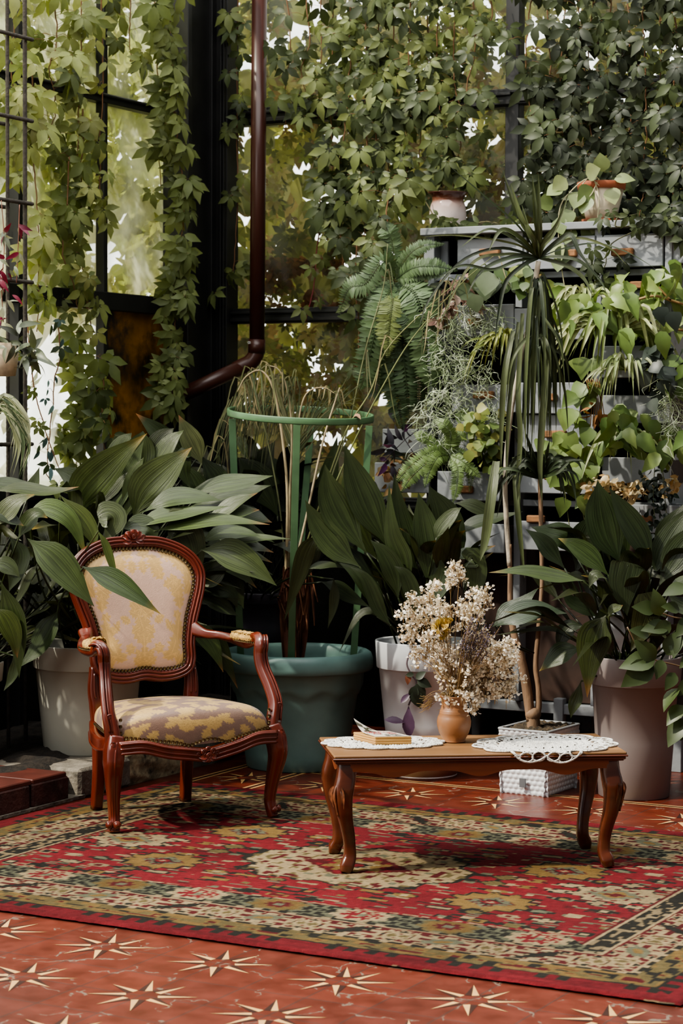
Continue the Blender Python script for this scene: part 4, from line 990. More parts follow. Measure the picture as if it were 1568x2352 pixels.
for k in range(18):
    x0=r9.uniform(415,470); y0=r9.uniform(1130,1350); x2=r9.uniform(545,640); dy=r9.uniform(-45,50)+(y0-1230)*.25
    LL([(x0,y0),(x0*.62+x2*.38,y0+dy*.2-14),(x0*.3+x2*.7,y0+dy*.5-10),(x2,y0+dy)],r9.uniform(38,58),r9.uniform(-.2,.1),nrm=norm(A(r9.uniform(-.3,.3),-.75,.7)),C=tuple(np.array((.026,.043,.018))*r9.uniform(.55,1.25)),tip=BT if r9.random()<.3 else None)
for k in range(12):
    x0=r9.uniform(180,330); y0=r9.uniform(1090,1220); a9=math.radians(r9.uniform(20,150)); l9=r9.uniform(120,200)
    LL([(x0,y0),(x0+math.cos(a9)*l9*.35,y0-math.sin(a9)*l9*.4),(x0+math.cos(a9)*l9*.7,y0-math.sin(a9)*l9*.7),(x0+math.cos(a9)*l9,y0-math.sin(a9)*l9*.85)],r9.uniform(50,72),r9.uniform(-.1,.15),nrm=norm(A(r9.uniform(-.5,.5),-1,.4)),C=tuple(np.array((.026,.041,.017))*r9.uniform(.6,1.2)))
LL([(455,1300),(500,1320),(540,1345),(560,1400)],55,-.1,C=(.018,.03,.013))
LL([(420,1060),(440,1100),(455,1140),(440,1180)],55,.1,C=(.024,.04,.018))
LL([(455,1040),(490,1090),(505,1130),(520,1170)],60,.15,C=(.016,.027,.012))
LL([(440,1130),(420,1080),(425,1040),(435,1085)],40,.05,C=(.02,.034,.014))
LL([(140,1395),(115,1440),(85,1490),(42,1535)],62,-.35,nrm=norm(A(-.4,-.9,.4)),C=(.020,.036,.014))
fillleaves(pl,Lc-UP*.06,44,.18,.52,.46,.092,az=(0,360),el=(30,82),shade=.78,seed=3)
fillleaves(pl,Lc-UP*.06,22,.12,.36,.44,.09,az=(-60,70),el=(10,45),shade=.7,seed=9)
# 2 -- plant spilling in from the left edge
c2=ground(-62,1745,.118); Y2=c2[1]
p2=thing('potted_aspidistra','leafy plant in a cream pot cut off by the left edge of the view','potted plant',c2)
pot_mb(c2,bandpot(.125,.10,.40,.08)).build('pot',CREAMP,p2); soil(p2,c2,.10,.35)
b2=c2+UP*.38
L2=lambda px,w,dY,**k: pxleaf(p2,px,Y2+dY,w,base=b2+A(random.uniform(-.05,.05),random.uniform(-.05,.05),0),**k)
L2([(-20,1128),(40,1122),(110,1130),(182,1118)],46,-.3,nrm=norm(A(.1,-.6,.8)),C=(.036,.056,.02),tip=BT)
L2([(60,1150),(70,1130),(80,1105),(91,1072)],34,-.2,C=(.03,.048,.02))
L2([(-40,1105),(0,1112),(50,1118),(120,1122)],46,-.1,nrm=norm(A(0,-.7,.7)),C=(.022,.036,.016))
L2([(-15,1215),(10,1180),(40,1152),(80,1135)],52,-.5,nrm=norm(A(.3,-.8,.7)),C=(.045,.065,.026),tip=YT)
L2([(-30,1170),(0,1180),(30,1195),(55,1208)],46,-.5,nrm=norm(A(0,-.6,.8)),C=(.02,.036,.014),tip=YT)
L2([(40,1240),(60,1205),(85,1180),(110,1190)],42,-.45,C=(.034,.058,.02),tip=YT)
L2([(-20,1295),(5,1295),(28,1308),(46,1326)],42,-.5,C=(.038,.06,.026))
L2([(0,1330),(25,1400),(42,1470),(44,1558)],62,-.55,nrm=norm(A(-.3,-1,.2)),C=(.030,.050,.018))
L2([(-10,1395),(12,1420),(32,1465),(40,1512)],52,-.58,nrm=norm(A(.3,-1,.2)),C=(.040,.062,.016),tip=BT)
L2([(30,1500),(35,1530),(25,1560),(8,1588)],26,-.5,C=(.02,.034,.014))
L2([(20,1230),(45,1270),(35,1320),(20,1360)],50,-.35,C=(.015,.026,.011))
L2([(90,1290),(70,1320),(45,1370),(25,1400)],18,-.4,C=(.03,.045,.02))
fillleaves(p2,b2,32,.16,.5,.42,.085,az=(-80,90),el=(20,75),shade=.75,seed=5)
# 3 -- dark pot with a plant behind the teal pot
c3=ground(600,1690); c3=A(c3[0],c3[1],0); Y3=c3[1]
c3=at(604,1600,9.75); c3[2]=0; Y3=c3[1]
p3=thing('potted_aspidistra','dark leaved plant in a dark purple pot behind the green hoop stand','potted plant',c3)
c3p=c3+UP*.46
mb=MB(); cbox(mb,c3+UP*.23,(.11,.11,.23),U2,N2,UP,.004); mb.build('base',WALLM,p3)
pot_mb(c3p,bandpot(.118,.09,.26,.05)).build('pot',PURP,p3); soil(p3,c3p,.10,.22)
b3=c3p+UP*.22
def L3(px,w,dY,**k):
    if 'C' in k: k['C']=tuple(q*1.5 for q in k['C'])
    return pxleaf(p3,px,Y3+dY,w,base=b3+A(random.uniform(-.05,.05),random.uniform(-.05,.05),0),**k)
L3([(600,1150),(590,1090),(610,1050),(632,1012)],62,-.05,C=(.010,.015,.008))
L3([(640,1190),(610,1130),(575,1080),(545,1050)],78,-.15,C=(.013,.021,.010))
L3([(530,1000),(560,1020),(585,1050),(610,1095)],40,.1,C=(.03,.045,.022))
L3([(680,1200),(650,1120),(640,1080),(600,1040)],60,.0,C=(.020,.032,.016))
L3([(660,1260),(690,1180),(720,1130),(760,1080)],60,-.1,C=(.014,.022,.010))
L3([(700,1230),(740,1150),(760,1070),(775,1000)],50,.1,C=(.020,.032,.014))
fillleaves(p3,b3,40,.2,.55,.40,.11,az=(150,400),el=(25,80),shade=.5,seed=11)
L3([(738,1225),(705,1260),(682,1330),(652,1428)],46,-.85,C=(.024,.036,.016),nrm=norm(A(.5,-1,.3)))
L3([(755,1235),(722,1262),(700,1310),(690,1350)],40,-.80,C=(.018,.028,.013),nrm=norm(A(.3,-1,.3)))
L3([(700,1308),(730,1300),(760,1298),(795,1306)],28,-.84,C=(.022,.036,.016),nrm=norm(A(0,-.6,.8)))
L3([(765,1325),(768,1360),(764,1400),(752,1445)],24,-.78,C=(.024,.036,.018))
L3([(735,1335),(770,1350),(810,1375),(850,1395)],46,-.70,C=(.016,.026,.013),nrm=norm(A(0,-.7,.7)))
L3([(720,1300),(690,1270),(660,1255),(625,1250)],40,-.5,C=(.014,.022,.011),nrm=norm(A(0,-.7,.7)))
L3([(545,1060),(580,1110),(630,1150),(672,1180)],70,-.1,C=(.012,.019,.010))
L3([(560,1010),(600,1060),(640,1100),(665,1160)],50,.05,C=(.020,.032,.016))
# 4 -- white pot with upright leaves
c4=ground(972,1781); Y4=c4[1]
p4=thing('potted_aspidistra','upright dark leaved plant in the tall white pot behind the coffee table','potted plant',c4)
m_=MB(); lathe(m_,[(.10,0),(.138,0),(.143,.01),(.144,.05)]+bandpot(.208,.142,.575,.115)[2:],c4,64); m_.build('pot',WHITEP,p4); soil(p4,c4,.185,.52)
b4=c4+UP*.50
L4=lambda px,w,dY,**k: pxleaf(p4,px,Y4+dY,w,base=k.pop('base',b4+A(random.uniform(-.10,.10),random.uniform(-.08,.06),0)),**k)
L4([(893,1262),(850,1180),(815,1095),(790,1020)],86,-.12,nrm=norm(A(.35,-1,.25)),C=(.030,.048,.022))
L4([(870,1290),(830,1230),(800,1150),(790,1050)],50,-.05,nrm=norm(A(-.3,-1,.2)),C=(.03,.05,.018),tip=BT)
L4([(845,1275),(790,1200),(757,1130),(746,1066)],88,-.16,nrm=norm(A(.3,-1,.3)),C=(.032,.052,.022))
L4([(830,1305),(775,1262),(730,1205),(700,1148)],70,-.2,nrm=norm(A(.2,-1,.4)),C=(.030,.048,.020))
L4([(870,1340),(810,1290),(760,1260),(715,1225)],58,-.15,nrm=norm(A(.2,-1,.5)),C=(.018,.030,.013))
L4([(955,1370),(935,1270),(915,1180),(905,1085)],66,-.14,nrm=norm(A(.3,-1,.2)),C=(.020,.034,.015))
L4([(940,1380),(925,1290),(900,1220),(893,1110)],50,-.2,nrm=norm(A(-.2,-1,.2)),C=(.024,.040,.016))
L4([(985,1365),(985,1275),(972,1190),(960,1130)],66,-.2,nrm=norm(A(0,-1,.2)),C=(.022,.038,.016))
L4([(1005,1340),(1018,1260),(1010,1180),(985,1115)],105,-.04,nrm=norm(A(-.1,-1,.15)),C=(.014,.023,.010),prof=[0,.2,.55,.85,1,1,.95,.8,.5,.2,0])
L4([(915,1380),(905,1320),(880,1270),(850,1240)],52,-.24,C=(.022,.037,.015))
L4([(890,1420),(860,1370),(820,1320),(775,1290)],44,-.22,C=(.016,.027,.012))
L4([(900,1440),(870,1400),(840,1330),(800,1300)],36,-.26,C=(.02,.033,.014))
L4([(955,1430),(948,1370),(930,1320),(905,1300)],40,-.28,C=(.026,.042,.018))
L4([(980,1400),(1000,1360),(1015,1320),(1010,1280)],46,-.25,C=(.024,.04,.018))
L4([(1000,1240),(1010,1215),(1040,1180),(1060,1165)],36,-.25,C=(.035,.055,.025))
L4([(870,1420),(850,1404),(820,1420),(778,1500)],28,-.2,C=(.03,.042,.026),nrm=norm(A(-.2,-.6,.9)))
L4([(1035,1238),(1085,1205),(1140,1190),(1200,1175)],44,.0,nrm=norm(A(0,-.6,.8)),C=(.020,.034,.015))
L4([(1025,1278),(1060,1275),(1100,1265),(1138,1253)],40,-.14,nrm=norm(A(0,-.6,.8)),C=(.024,.042,.016),tip=BT)
L4([(1040,1155),(1080,1160),(1120,1180),(1140,1200)],36,.05,C=(.032,.048,.026))
L4([(1075,1290),(1085,1282),(1095,1320),(1088,1392)],52,-.25,nrm=norm(A(0,-1,.15)),fold=.05,C=(.034,.054,.024),prof=[.5,.9,1,1,1,.98,.9,.7,.3,0])
L4([(1110,1380),(1100,1420),(1090,1450),(1080,1480)],34,-.1,C=(.014,.023,.010))
fillleaves(p4,b4,40,.22,.45,.38,.085,az=(0,360),el=(55,86),droop=.5,shade=.62,seed=13,bmax=8.5)
# 5 -- taupe pot at the right
c5=ground(1455,1826); Y5=c5[1]
p5=thing('potted_aspidistra','broad dark leaved plant in the tall taupe pot at the right end of the table','potted plant',c5)
pot_mb(c5,bandpot(.188,.142,.565,.115)).build('pot',TAUPE,p5); soil(p5,c5,.165,.51)
b5=c5+UP*.50
L5=lambda px,w,dY,**k: pxleaf(p5,px,Y5+dY,w,base=k.pop('base',b5+A(random.uniform(-.08,.08),random.uniform(-.08,.06),0)),**k)
L5([(1345,1335),(1280,1325),(1205,1312),(1122,1315)],46,-.3,nrm=norm(A(0,-.7,.8)),C=(.028,.048,.016),tip=(.22,.15,.05))
L5([(1138,1440),(1180,1415),(1240,1402),(1302,1409)],66,-.1,nrm=norm(A(0,-.75,.7)),C=(.018,.034,.020),base=at(1225,1500,Y5+.05))
L5([(1130,1440),(1160,1415),(1195,1390),(1236,1350)],56,-.05,nrm=norm(A(-.2,-.8,.6)),C=(.017,.032,.018),base=at(1215,1500,Y5+.05))
L5([(1425,1295),(1395,1230),(1380,1165),(1372,1102)],92,-.1,nrm=norm(A(.1,-1,.2)),C=(.022,.040,.018),prof=[0,.2,.6,.9,1,1,.95,.8,.55,.2,0])
L5([(1410,1320),(1420,1260),(1410,1200),(1415,1170)],60,.0,nrm=norm(A(.3,-1,.2)),C=(.026,.046,.016))
L5([(1500,1305),(1470,1240),(1430,1175),(1398,1118)],68,-.16,nrm=norm(A(.3,-1,.35)),C=(.020,.034,.016))
L5([(1400,1325),(1360,1285),(1320,1255),(1281,1236)],56,-.2,nrm=norm(A(.2,-1,.5)),C=(.030,.052,.020),tip=(.30,.22,.06))
L5([(1300,1310),(1265,1270),(1240,1240),(1206,1215)],48,-.1,nrm=norm(A(.2,-1,.5)),C=(.014,.024,.012))
L5([(1330,1290),(1300,1240),(1260,1225),(1220,1210)],70,.0,nrm=norm(A(.1,-.8,.6)),C=(.018,.032,.015))
L5([(1320,1320),(1340,1260),(1355,1210),(1360,1180)],80,.05,C=(.012,.020,.010))
L5([(1443,1292),(1440,1305),(1432,1350),(1440,1415)],80,-.30,nrm=norm(A(0,-1,.2)),fold=.05,C=(.026,.042,.022),prof=[.5,.9,1,1,.98,.95,.85,.6,.25,0])
L5([(1392,1412),(1370,1450),(1355,1510),(1348,1603)],80,-.32,nrm=norm(A(-.1,-1,.2)),fold=.12,C=(.030,.046,.014),tip=BT)
L5([(1395,1420),(1405,1400),(1420,1395),(1430,1390)],22,-.34,C=(.04,.06,.02),tip=BT)
L5([(1480,1362),(1485,1400),(1470,1450),(1447,1498)],70,-.34,nrm=norm(A(.2,-1,.3)),C=(.050,.068,.030),prof=[.5,.9,1,1,.95,.85,.7,.45,.2,0])
L5([(1495,1330),(1520,1270),(1555,1210),(1600,1150)],62,-.12,nrm=norm(A(-.2,-1,.3)),C=(.022,.036,.018))
L5([(1510,1350),(1545,1290),(1580,1240),(1620,1200)],70,-.18,nrm=norm(A(-.2,-1,.3)),C=(.018,.030,.014))
L5([(1520,1300),(1530,1240),(1545,1200),(1580,1150)],60,.05,C=(.016,.026,.012))
L5([(1535,1350),(1560,1340),(1600,1330),(1640,1340)],44,-.25,nrm=norm(A(0,-.5,.9)),C=(.030,.046,.024))
L5([(1530,1360),(1560,1390),(1590,1400),(1630,1420)],60,-.25,nrm=norm(A(0,-.6,.8)),C=(.026,.040,.022))
L5([(1340,1490),(1300,1496),(1270,1515),(1238,1542)],56,-.15,nrm=norm(A(-.1,-.8,.6)),C=(.026,.046,.016),tip=YT)
L5([(1345,1440),(1310,1440),(1290,1465),(1282,1500)],42,-.1,C=(.018,.030,.014))
L5([(1335,1560),(1325,1600),(1315,1625),(1310,1650)],30,-.1,C=(.03,.05,.015))
L5([(1395,1330),(1370,1320),(1360,1330),(1352,1352)],26,-.34,C=(.034,.052,.026))
L5([(1380,1420),(1350,1400),(1310,1380),(1290,1340)],38,.0,C=(.014,.024,.012))
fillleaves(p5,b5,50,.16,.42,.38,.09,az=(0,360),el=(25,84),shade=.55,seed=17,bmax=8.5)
# name tag stuck in the taupe pot
TAG=mat('white_tag',(.50,.55,.58),rough=.5,var=.08)
tg=thing('plant_name_tag','white plastic plant tag with two lines of print in the taupe pot','tag',at(1412,1450,Y5-.2))
def flat(px,Y): return [at(x,y,Y) for x,y in px]
q=flat([(1396,1381),(1427,1386),(1429,1392),(1424,1400),(1436,1450),(1404,1446),(1399,1424)],Y5-.205); mb=MB(); n_=len(q); i=np.arange(n_); mb.add(q+[p+A(0,.003,0) for p in q],[i[None],(i[::-1]+n_)[None]]); mb.add([q[4],q[5],at(1428,1500,Y5-.2),at(1425,1500,Y5-.2)],np.array([[0,1,2,3]])); mb.build('card',TAG,tg,smooth=False)
def text(s,px,py,hpx,Y,parent,m,name,rz=.15,tilt=-.12):
    c=bpy.data.curves.new(name,'FONT'); c.body=s; c.size=hpx/ppm(Y)*1.35; t_=bpy.data.objects.new(name+'_text',c); col.objects.link(t_); bpy.context.view_layer.update()
    me=bpy.data.meshes.new_from_object(t_.evaluated_get(bpy.context.evaluated_depsgraph_get())); bpy.data.objects.remove(t_); bpy.data.curves.remove(c); me.materials.clear(); me.materials.append(m)
    o=bpy.data.objects.new(name,me); col.objects.link(o)
    p=at(px,py,Y); o.parent=parent; o.location=Vector(p)-origin(parent); o.rotation_euler=(PI/2,0,rz*0); o.rotation_euler=(Matrix.Rotation(tilt,4,'Y')@Matrix.Rotation(PI/2,4,'X')).to_euler(); return o
INK=mat('black_ink',(.02,.02,.02),rough=.6)
text('Ivocia',1402,1393,4.5,Y5-.2075,tg,INK,'print',tilt=.14); text('Гименок',1403,1399.5,3.6,Y5-.2075,tg,INK,'print',tilt=.14)

# ------------------------------------------------------------------ teal tub, hoop stand, dried grass plant
c6=ground(681,1758); Y6=c6[1]
tub=thing('teal_tub','large teal plastic tub with rolled rim and wavy band behind the armchair','pot',c6)
Rt=.327; H6=.505; prof=[(.18,0),(.212,0),(.218,.006),(.226,.06),(.245,.20),(.262,.30)]; k=96; a=np.arange(k)*2*PI/k
prof+= [(.268,.325),(.276,.335),(.288,.36),(.292,.42),(.296,.426),(.322,.424),(.328,.43),(.331,.45),(.330,.475),(.322,.496),(.308,.505),(.292,.503),(.282,.49),(.275,.46),(.262,.36)]
m_=MB(); pr=np.array(prof); n_=len(pr); V=np.zeros((n_,k,3)); zz=np.repeat(pr[:,1:2],k,1); wv=.012*np.cos(a*11)[None]*np.exp(-((zz-.33)/.03)**2); V[...,0]=pr[:,0:1]*np.cos(a); V[...,1]=pr[:,0:1]*np.sin(a); V[...,2]=zz+wv; m_.add((V+c6).reshape(-1,3),[grid_faces(n_,k,True),np.arange(k)[::-1][None]]); m_.build('body',TEAL,tub); soil(tub,c6,.265,.385)
GRN=mat('green_painted_steel',(.075,.150,.072),rough=.45,var=.15,nscale=12,dark=(.15,.17,.12),dscale=30,dthr=.72)
st=thing('hoop_stand','green painted steel hoop on four legs standing in the teal tub','plant stand',c6+UP*.39)
hc=at(690,953,Y6); tl=.086; sl=.042; a=np.linspace(0,2*PI,73)[:-1]
hp=np.stack([hc[0]+.312*np.cos(a),hc[1]+.312*np.sin(a),hc[2]+.312*np.sin(a)*tl-.312*np.cos(a)*sl],1)
mb=MB(); sweep(mb,hp,.0055,.0145,up=UP,closed=True,sec=rsec(1,1,.3,1)); mb.build('hoop',GRN,st)
for px_t,px_b,dy in (((682,975),(668,1530),-.31),((533,962),(552,1490),-.08),((848,978),(813,1490),.06),((715,968),(672,1480),.31)):
    p=at(*px_t,Y6+dy); q=at(*px_b,Y6+dy*.6); d=norm(q-p); q=q+d*.06; q[2]=max(q[2],.34)
    mb=MB(); beam(mb,p,q,.030,.010,A(0,1,0),.001); mb.build('leg',GRN,st,smooth=False)
DRY=mat('dry_grass',rough=.8,var=.25,nscale=20,attr=True)
dlf=thing('dry_leaf','curled dry tan leaf lying on the right side of the green hoop','leaf',at(815,957,Y6-.20)); mb=MB(); q_=at(812,957,Y6-.20); blade(mb,[q_,q_+A(.015,0,.004),q_+A(.03,-.012,-.012)],.024,A(0,-.5,1),.4,n=8,C=(.30,.17,.10)); mb.build('blade',mat('tan_leaf',rough=.8,attr=True),dlf)
gr=thing('tall_grass_plant','tall half dried grass plant arching over the green hoop from the teal tub','potted plant',c6+UP*.40)
mb=MB(); 
cols_dry=[(.30,.25,.14),(.24,.20,.10),(.10,.11,.04),(.06,.08,.03),(.13,.13,.06)]
def grass(px,dY,r=.004,C=None,fringe=0,fl=.12):
    P=smooth([at(x,y,Y6+dY) for x,y in px],30); C=A(*(C or random.choice(cols_dry))); sweep(mb,P,[r,r*.8,r*.35],k=5,C=C)
    for k in range(fringe):
        i=int(len(P)*random.uniform(.55,.98)); p=P[i]; l=fl*random.uniform(.6,1.3); s=random.uniform(-1,1); d=A(s*.35,random.uniform(-.3,.3),-1.)
        q=p+A(s*.06,random.uniform(-.05,.05),.0)*l*4+d*l*.9
        blade(mb,[p,p+A(s*.16,0,.05)*l*1.2,p*.3+q*.7,q],.0065,A(0,-1,.2),.3,[.5,1,.8,.3,0],8,A(*random.choice(cols_dry[1:]))*random.uniform(.7,1.1),m=3)
S0=(668,1500)
grass([(655,1350),(660,1150),(650,1020),(630,900),(600,852),(565,865),(545,900)],-.05,.007,(.36,.29,.17),26,.22)
grass([(662,1350),(665,1150),(670,1000),(660,900),(640,850),(610,838)],0,.006,(.34,.28,.17),14,.2)
grass([(665,1350),(668,1150),(672,1000),(676,900),(680,850)],.02,.005,(.16,.16,.07),8,.08)
grass([(668,1350),(674,1150),(682,1000),(700,910),(740,890),(770,905)],-.02,.005,(.30,.24,.14),10,.08)
grass([(670,1330),(705,1180),(740,1020),(770,920),(780,890)],-.06,.006,(.40,.32,.20),6,.08)
grass([(675,1330),(720,1200),(790,1000),(850,900),(890,800),(1000,690),(1060,640)],.05,.0045,(.17,.18,.07),10,.25)
grass([(675,1330),(740,1180),(820,1000),(900,850),(960,760),(1055,655),(1130,590)],.03,.0040,(.14,.16,.06),8,.2)
grass([(660,1350),(640,1150),(600,950),(570,900),(520,1000),(490,1060)],.08,.004,(.12,.13,.06),18,.28)
grass([(700,1300),(760,1100),(800,980),(840,800),(880,660),(890,560)],.12,.004,(.16,.17,.08),6,.2)
for k in range(70):   # hanging fringe left of the hoop
    x=random.uniform(495,640); y=random.uniform(860,930)+abs(x-600)*.4; P=[at(x+30,y,Y6+.15),at(x+8,y+50,Y6+.12),at(x-8,y+random.uniform(90,180),Y6+.1)]
    blade(mb,P,.007,A(0,-1,0),.3,[.4,1,.8,.4,0],8,A(*random.choice(cols_dry[1:]))*random.uniform(.6,1.),m=3)
for k in range(46):
    x=random.uniform(590,830); y=random.uniform(860,960); a_=random.uniform(-1,1); P=[at(680,1010+random.uniform(0,80),Y6+.05),at(680+(x-680)*.6,940,Y6+.1),at(x,y,Y6+.1),at(x+a_*40,y+random.uniform(20,140),Y6+.12)]
    blade(mb,P,.006,A(0,-1,0),.3,[.6,1,.8,.4,0],10,A(*random.choice(cols_dry[2:]))*random.uniform(.6,1.),m=3)
mb.build('blades',DRY,gr)
mb=MB(); REDB=[(.10,.030,.012),(.07,.022,.010),(.15,.06,.025)]
for k in range(26):
    x=random.uniform(640,720); P=[at(x*.5+335+random.uniform(-6,6),1530,Y6-.05+random.uniform(-.08,.1)),at(x*.7+200,1440,Y6-.06),at(x+random.uniform(-10,10),random.uniform(1300,1400),Y6-.05),at(x+random.uniform(-30,30),random.uniform(1290,1450),Y6-.08)]
    blade(mb,P,random.uniform(.012,.028),norm(rvec(1)[0]+A(0,-1.5,0)),.7,[.8,1,1,.8,.5,.2],10,A(*random.choice(REDB)),m=3)
mb.build('dry_sheaths',DRY,gr)

# ------------------------------------------------------------------ drawer cabinet turned into a plant wall
GREYP=mat('grey_paint',(.215,.23,.245),rough=.6,var=.16,nscale=5,dark=(.10,.09,.085),dscale=7,dthr=.63,bump=.15,bscale=40)
HANDW=mat('raw_wood_handle',(.22,.105,.045),rough=.8,var=.4,nscale=20,stretch=(1,1,4))
DIN=mat('dark_drawer_wood',(.030,.014,.009),rough=.8,var=.4,nscale=12)
cB=8.72
cabp=W(onB(1270,600,cB)@U2,9.0,0)
cab=thing('drawer_cabinet','tall old grey painted cabinet with open drawers planted with ferns and trailing greenery','cabinet',cabp)
def aX(x,b=cB,y=800): return onB(x,y,b)@U2
def zY(y,x,b=cB): return onB(x,y,b)[2]
mb=MB()
aL0,aR0=aX(985),aX(1610)
zt=zY(538,1040)
cbox(mb,W((aL0+aR0)/2,8.98,zt+.012),((aR0-aL0)/2+.03,.30,.016),U2,N2,UP,.003)
for x in (988,1190,1371,1532):
    cbox(mb,W(aX(x),8.99,zt/2+.13),(.016,.27,zt/2-.13),U2,N2,UP,.002)
cbox(mb,W((aL0+aR0)/2,9.0,zY(1625,1200)),((aR0-aL0)/2,.25,.022),U2,N2,UP,.002)
for x in (1000,1285,1560):
    for bq in (8.76,9.2): cbox(mb,W(aX(x),bq,.14),(.022,.022,.14),U2,N2,UP,.002)
for y in (632,1155): cbox(mb,W((aL0+aR0)/2,8.76,zY(y,1190)),((aR0-aL0)/2,.012,.014),U2,N2,UP,.002)
mb.build('carcass',GREYP,cab,smooth=False)
mb=MB(); cbox(mb,W((aL0+aR0)/2,9.225,zt/2+.12),((aR0-aL0)/2,.008,zt/2-.12),U2,N2,UP,.002)
cbox(mb,W((aL0+aR0)/2,8.80,.62),((aR0-aL0)/2,.008,.36),U2,N2,UP,.002); mb.build('back_board',DIN,cab,smooth=False)
DR=[ # x0,x1,y0,y1 (at left end), front plane b, handles
 (975,1031,556,636,8.80,[]),(1052,1211,551,620,8.74,[(1101,1148,579)]),(1216,1368,547,620,8.72,[(1274,1324,582)]),(1371,1524,541,616,8.72,[(1404,1454,579)]),
 (1541,1606,534,606,8.74,[]),(1024,1182,702,775,8.62,[(1072,1102,739)]),(1183,1350,709,782,8.62,[(1240,1282,745)]),(1392,1560,668,742,8.74,[(1446,1476,655)]),
 (1040,1186,884,947,8.60,[(1087,1133,907)]),(1196,1335,879,950,8.60,[(1240,1278,912)]),(1384,1517,795,868,8.60,[(1398,1440,833)]),
 (1008,1150,964,1044,8.62,[]),(1196,1366,952,1038,8.64,[(1250,1300,997)]),(1384,1540,908,972,8.66,[]),
 (1006,1150,1082,1148,8.58,[(1052,1085,1124)]),(1196,1366,1062,1132,8.66,[(1250,1270,1094)]),(1384,1540,1050,1110,8.70,[]),
 (862,988,1062,1130,8.66,[]),(880,985,985,1040,8.72,[]),
 (1424,1562,1158,1222,8.64,[(1445,1496,1193)]),(1196,1366,1196,1262,8.66,[(1210,1250,1192)]),(1020,1160,1200,1266,8.62,[])]
for x0,x1,y0,y1,b,hd in DR:
    a0,a1=aX(x0,b,y0),aX(x1,b,y0); z1,z0=zY(y0,x0,b),zY(y1,x0,b); am,zm=(a0+a1)/2,(z0+z1)/2; w_=(a1-a0)/2
    mb=MB(); cbox(mb,W(am,b,zm),(w_,.010,(z1-z0)/2),U2,N2,UP,.003,); d=mb.build('drawer',GREYP,cab,smooth=False)
    mb=MB(); dp=(9.20-b)/2
    for s in (-1,1): cbox(mb,W(am+s*(w_-.014),b+dp,zm-.004),(.007,dp-.012,(z1-z0)/2-.006),U2,N2,UP,.001)
    cbox(mb,W(am,b+dp,z0+.008),(w_-.02,dp-.012,.006),U2,N2,UP,.001); mb.build('drawer_box',DIN,d,smooth=False)
    mb=MB(); q=12; g=np.linspace(-1,1,q); Aa,Bb=np.meshgrid(g,g,indexing='ij'); mb.add(np.array([W(am+i*(w_-.02),b+dp+j*(dp-.02),z1-.035+.02*random.random()) for i,j in zip(Aa.ravel(),Bb.ravel())]),grid_faces(q,q)); mb.build('soil',SOIL,d)
    for h0,h1,hy in hd:
        p=onB((h0+h1)/2,hy,b-.022); wv=abs(aX(h1,b)-aX(h0,b))/2; mb=MB()
        prism(mb,[(-wv,-.016),(wv*.92,-.018),(wv,.012),(-wv*.96,.016)],p+N2*.0-U2*0,U2,UP,-.0,(1,1,1)) if False else cbox(mb,p,(wv,.013,.016),norm(U2+UP*random.uniform(-.03,.03)),N2,UP,.005)
        mb.build('handle',HANDW,d,smooth=False)

# ------------------------------------------------------------------ small plants of the cabinet
LEAFM=mat('small_leaf',rough=.42,spec=.4,var=.2,nscale=14,attr=True,transl=.22,tcol=1.5)
DEADM=mat('dead_leaf',rough=.9,var=.3,nscale=20,attr=True,transl=.15)
MOSSM=mat('spanish_moss',rough=.95,var=.2,nscale=30,attr=True)
def plant(name,label,cat,p,group=None): return thing(name,label,cat,p,0,group)
OV=leaf_tpl(5,.32,fold=.25,curl=.3); RD=leaf_tpl(5,.46,fold=.15,curl=.12,power=.8); HT=leaf_tpl(5,.44,fold=.2,curl=.25,power=.55); LN=leaf_tpl(5,.17,fold=.3,curl=.5); HB=leaf_tpl(7,.29,fold=.35,curl=.4,power=.72,teeth=.07)
CP5=creeper_tpl(5); CP3=creeper_tpl(3)
def leaves(mb,P,size,tpl,cols,down=.7,face=.8,rnd=.5,j=.14):
    n=len(P)
    if n==0: return
    P=np.asarray(P); D=norm(rvec(n)*A(1,.6,.7)*rnd*1.6+A(0,-.35,-down)); Nn=norm(A(0,-face,.35)+rvec(n)*rnd)
    inst(mb,tpl,basis(D,Nn),P,size*rng.uniform(.7,1.25,n),pick(cols,n,j))
def pxs(poly,n,Y,dy=.04):       # points around pixel strokes: list of (x,y,spread)
    o=[]
    w=np.array([p[2] for p in poly],float); k=rng.choice(len(poly),n,p=w/w.sum())
    for i in k:
        x,y,s=poly[i]; o.append(at(x+rng.normal()*s*.5,y+rng.normal()*s*.5,Y+rng.normal()*dy))
    return np.array(o)
def YB(x,b): return onB(x,800,b)[1]
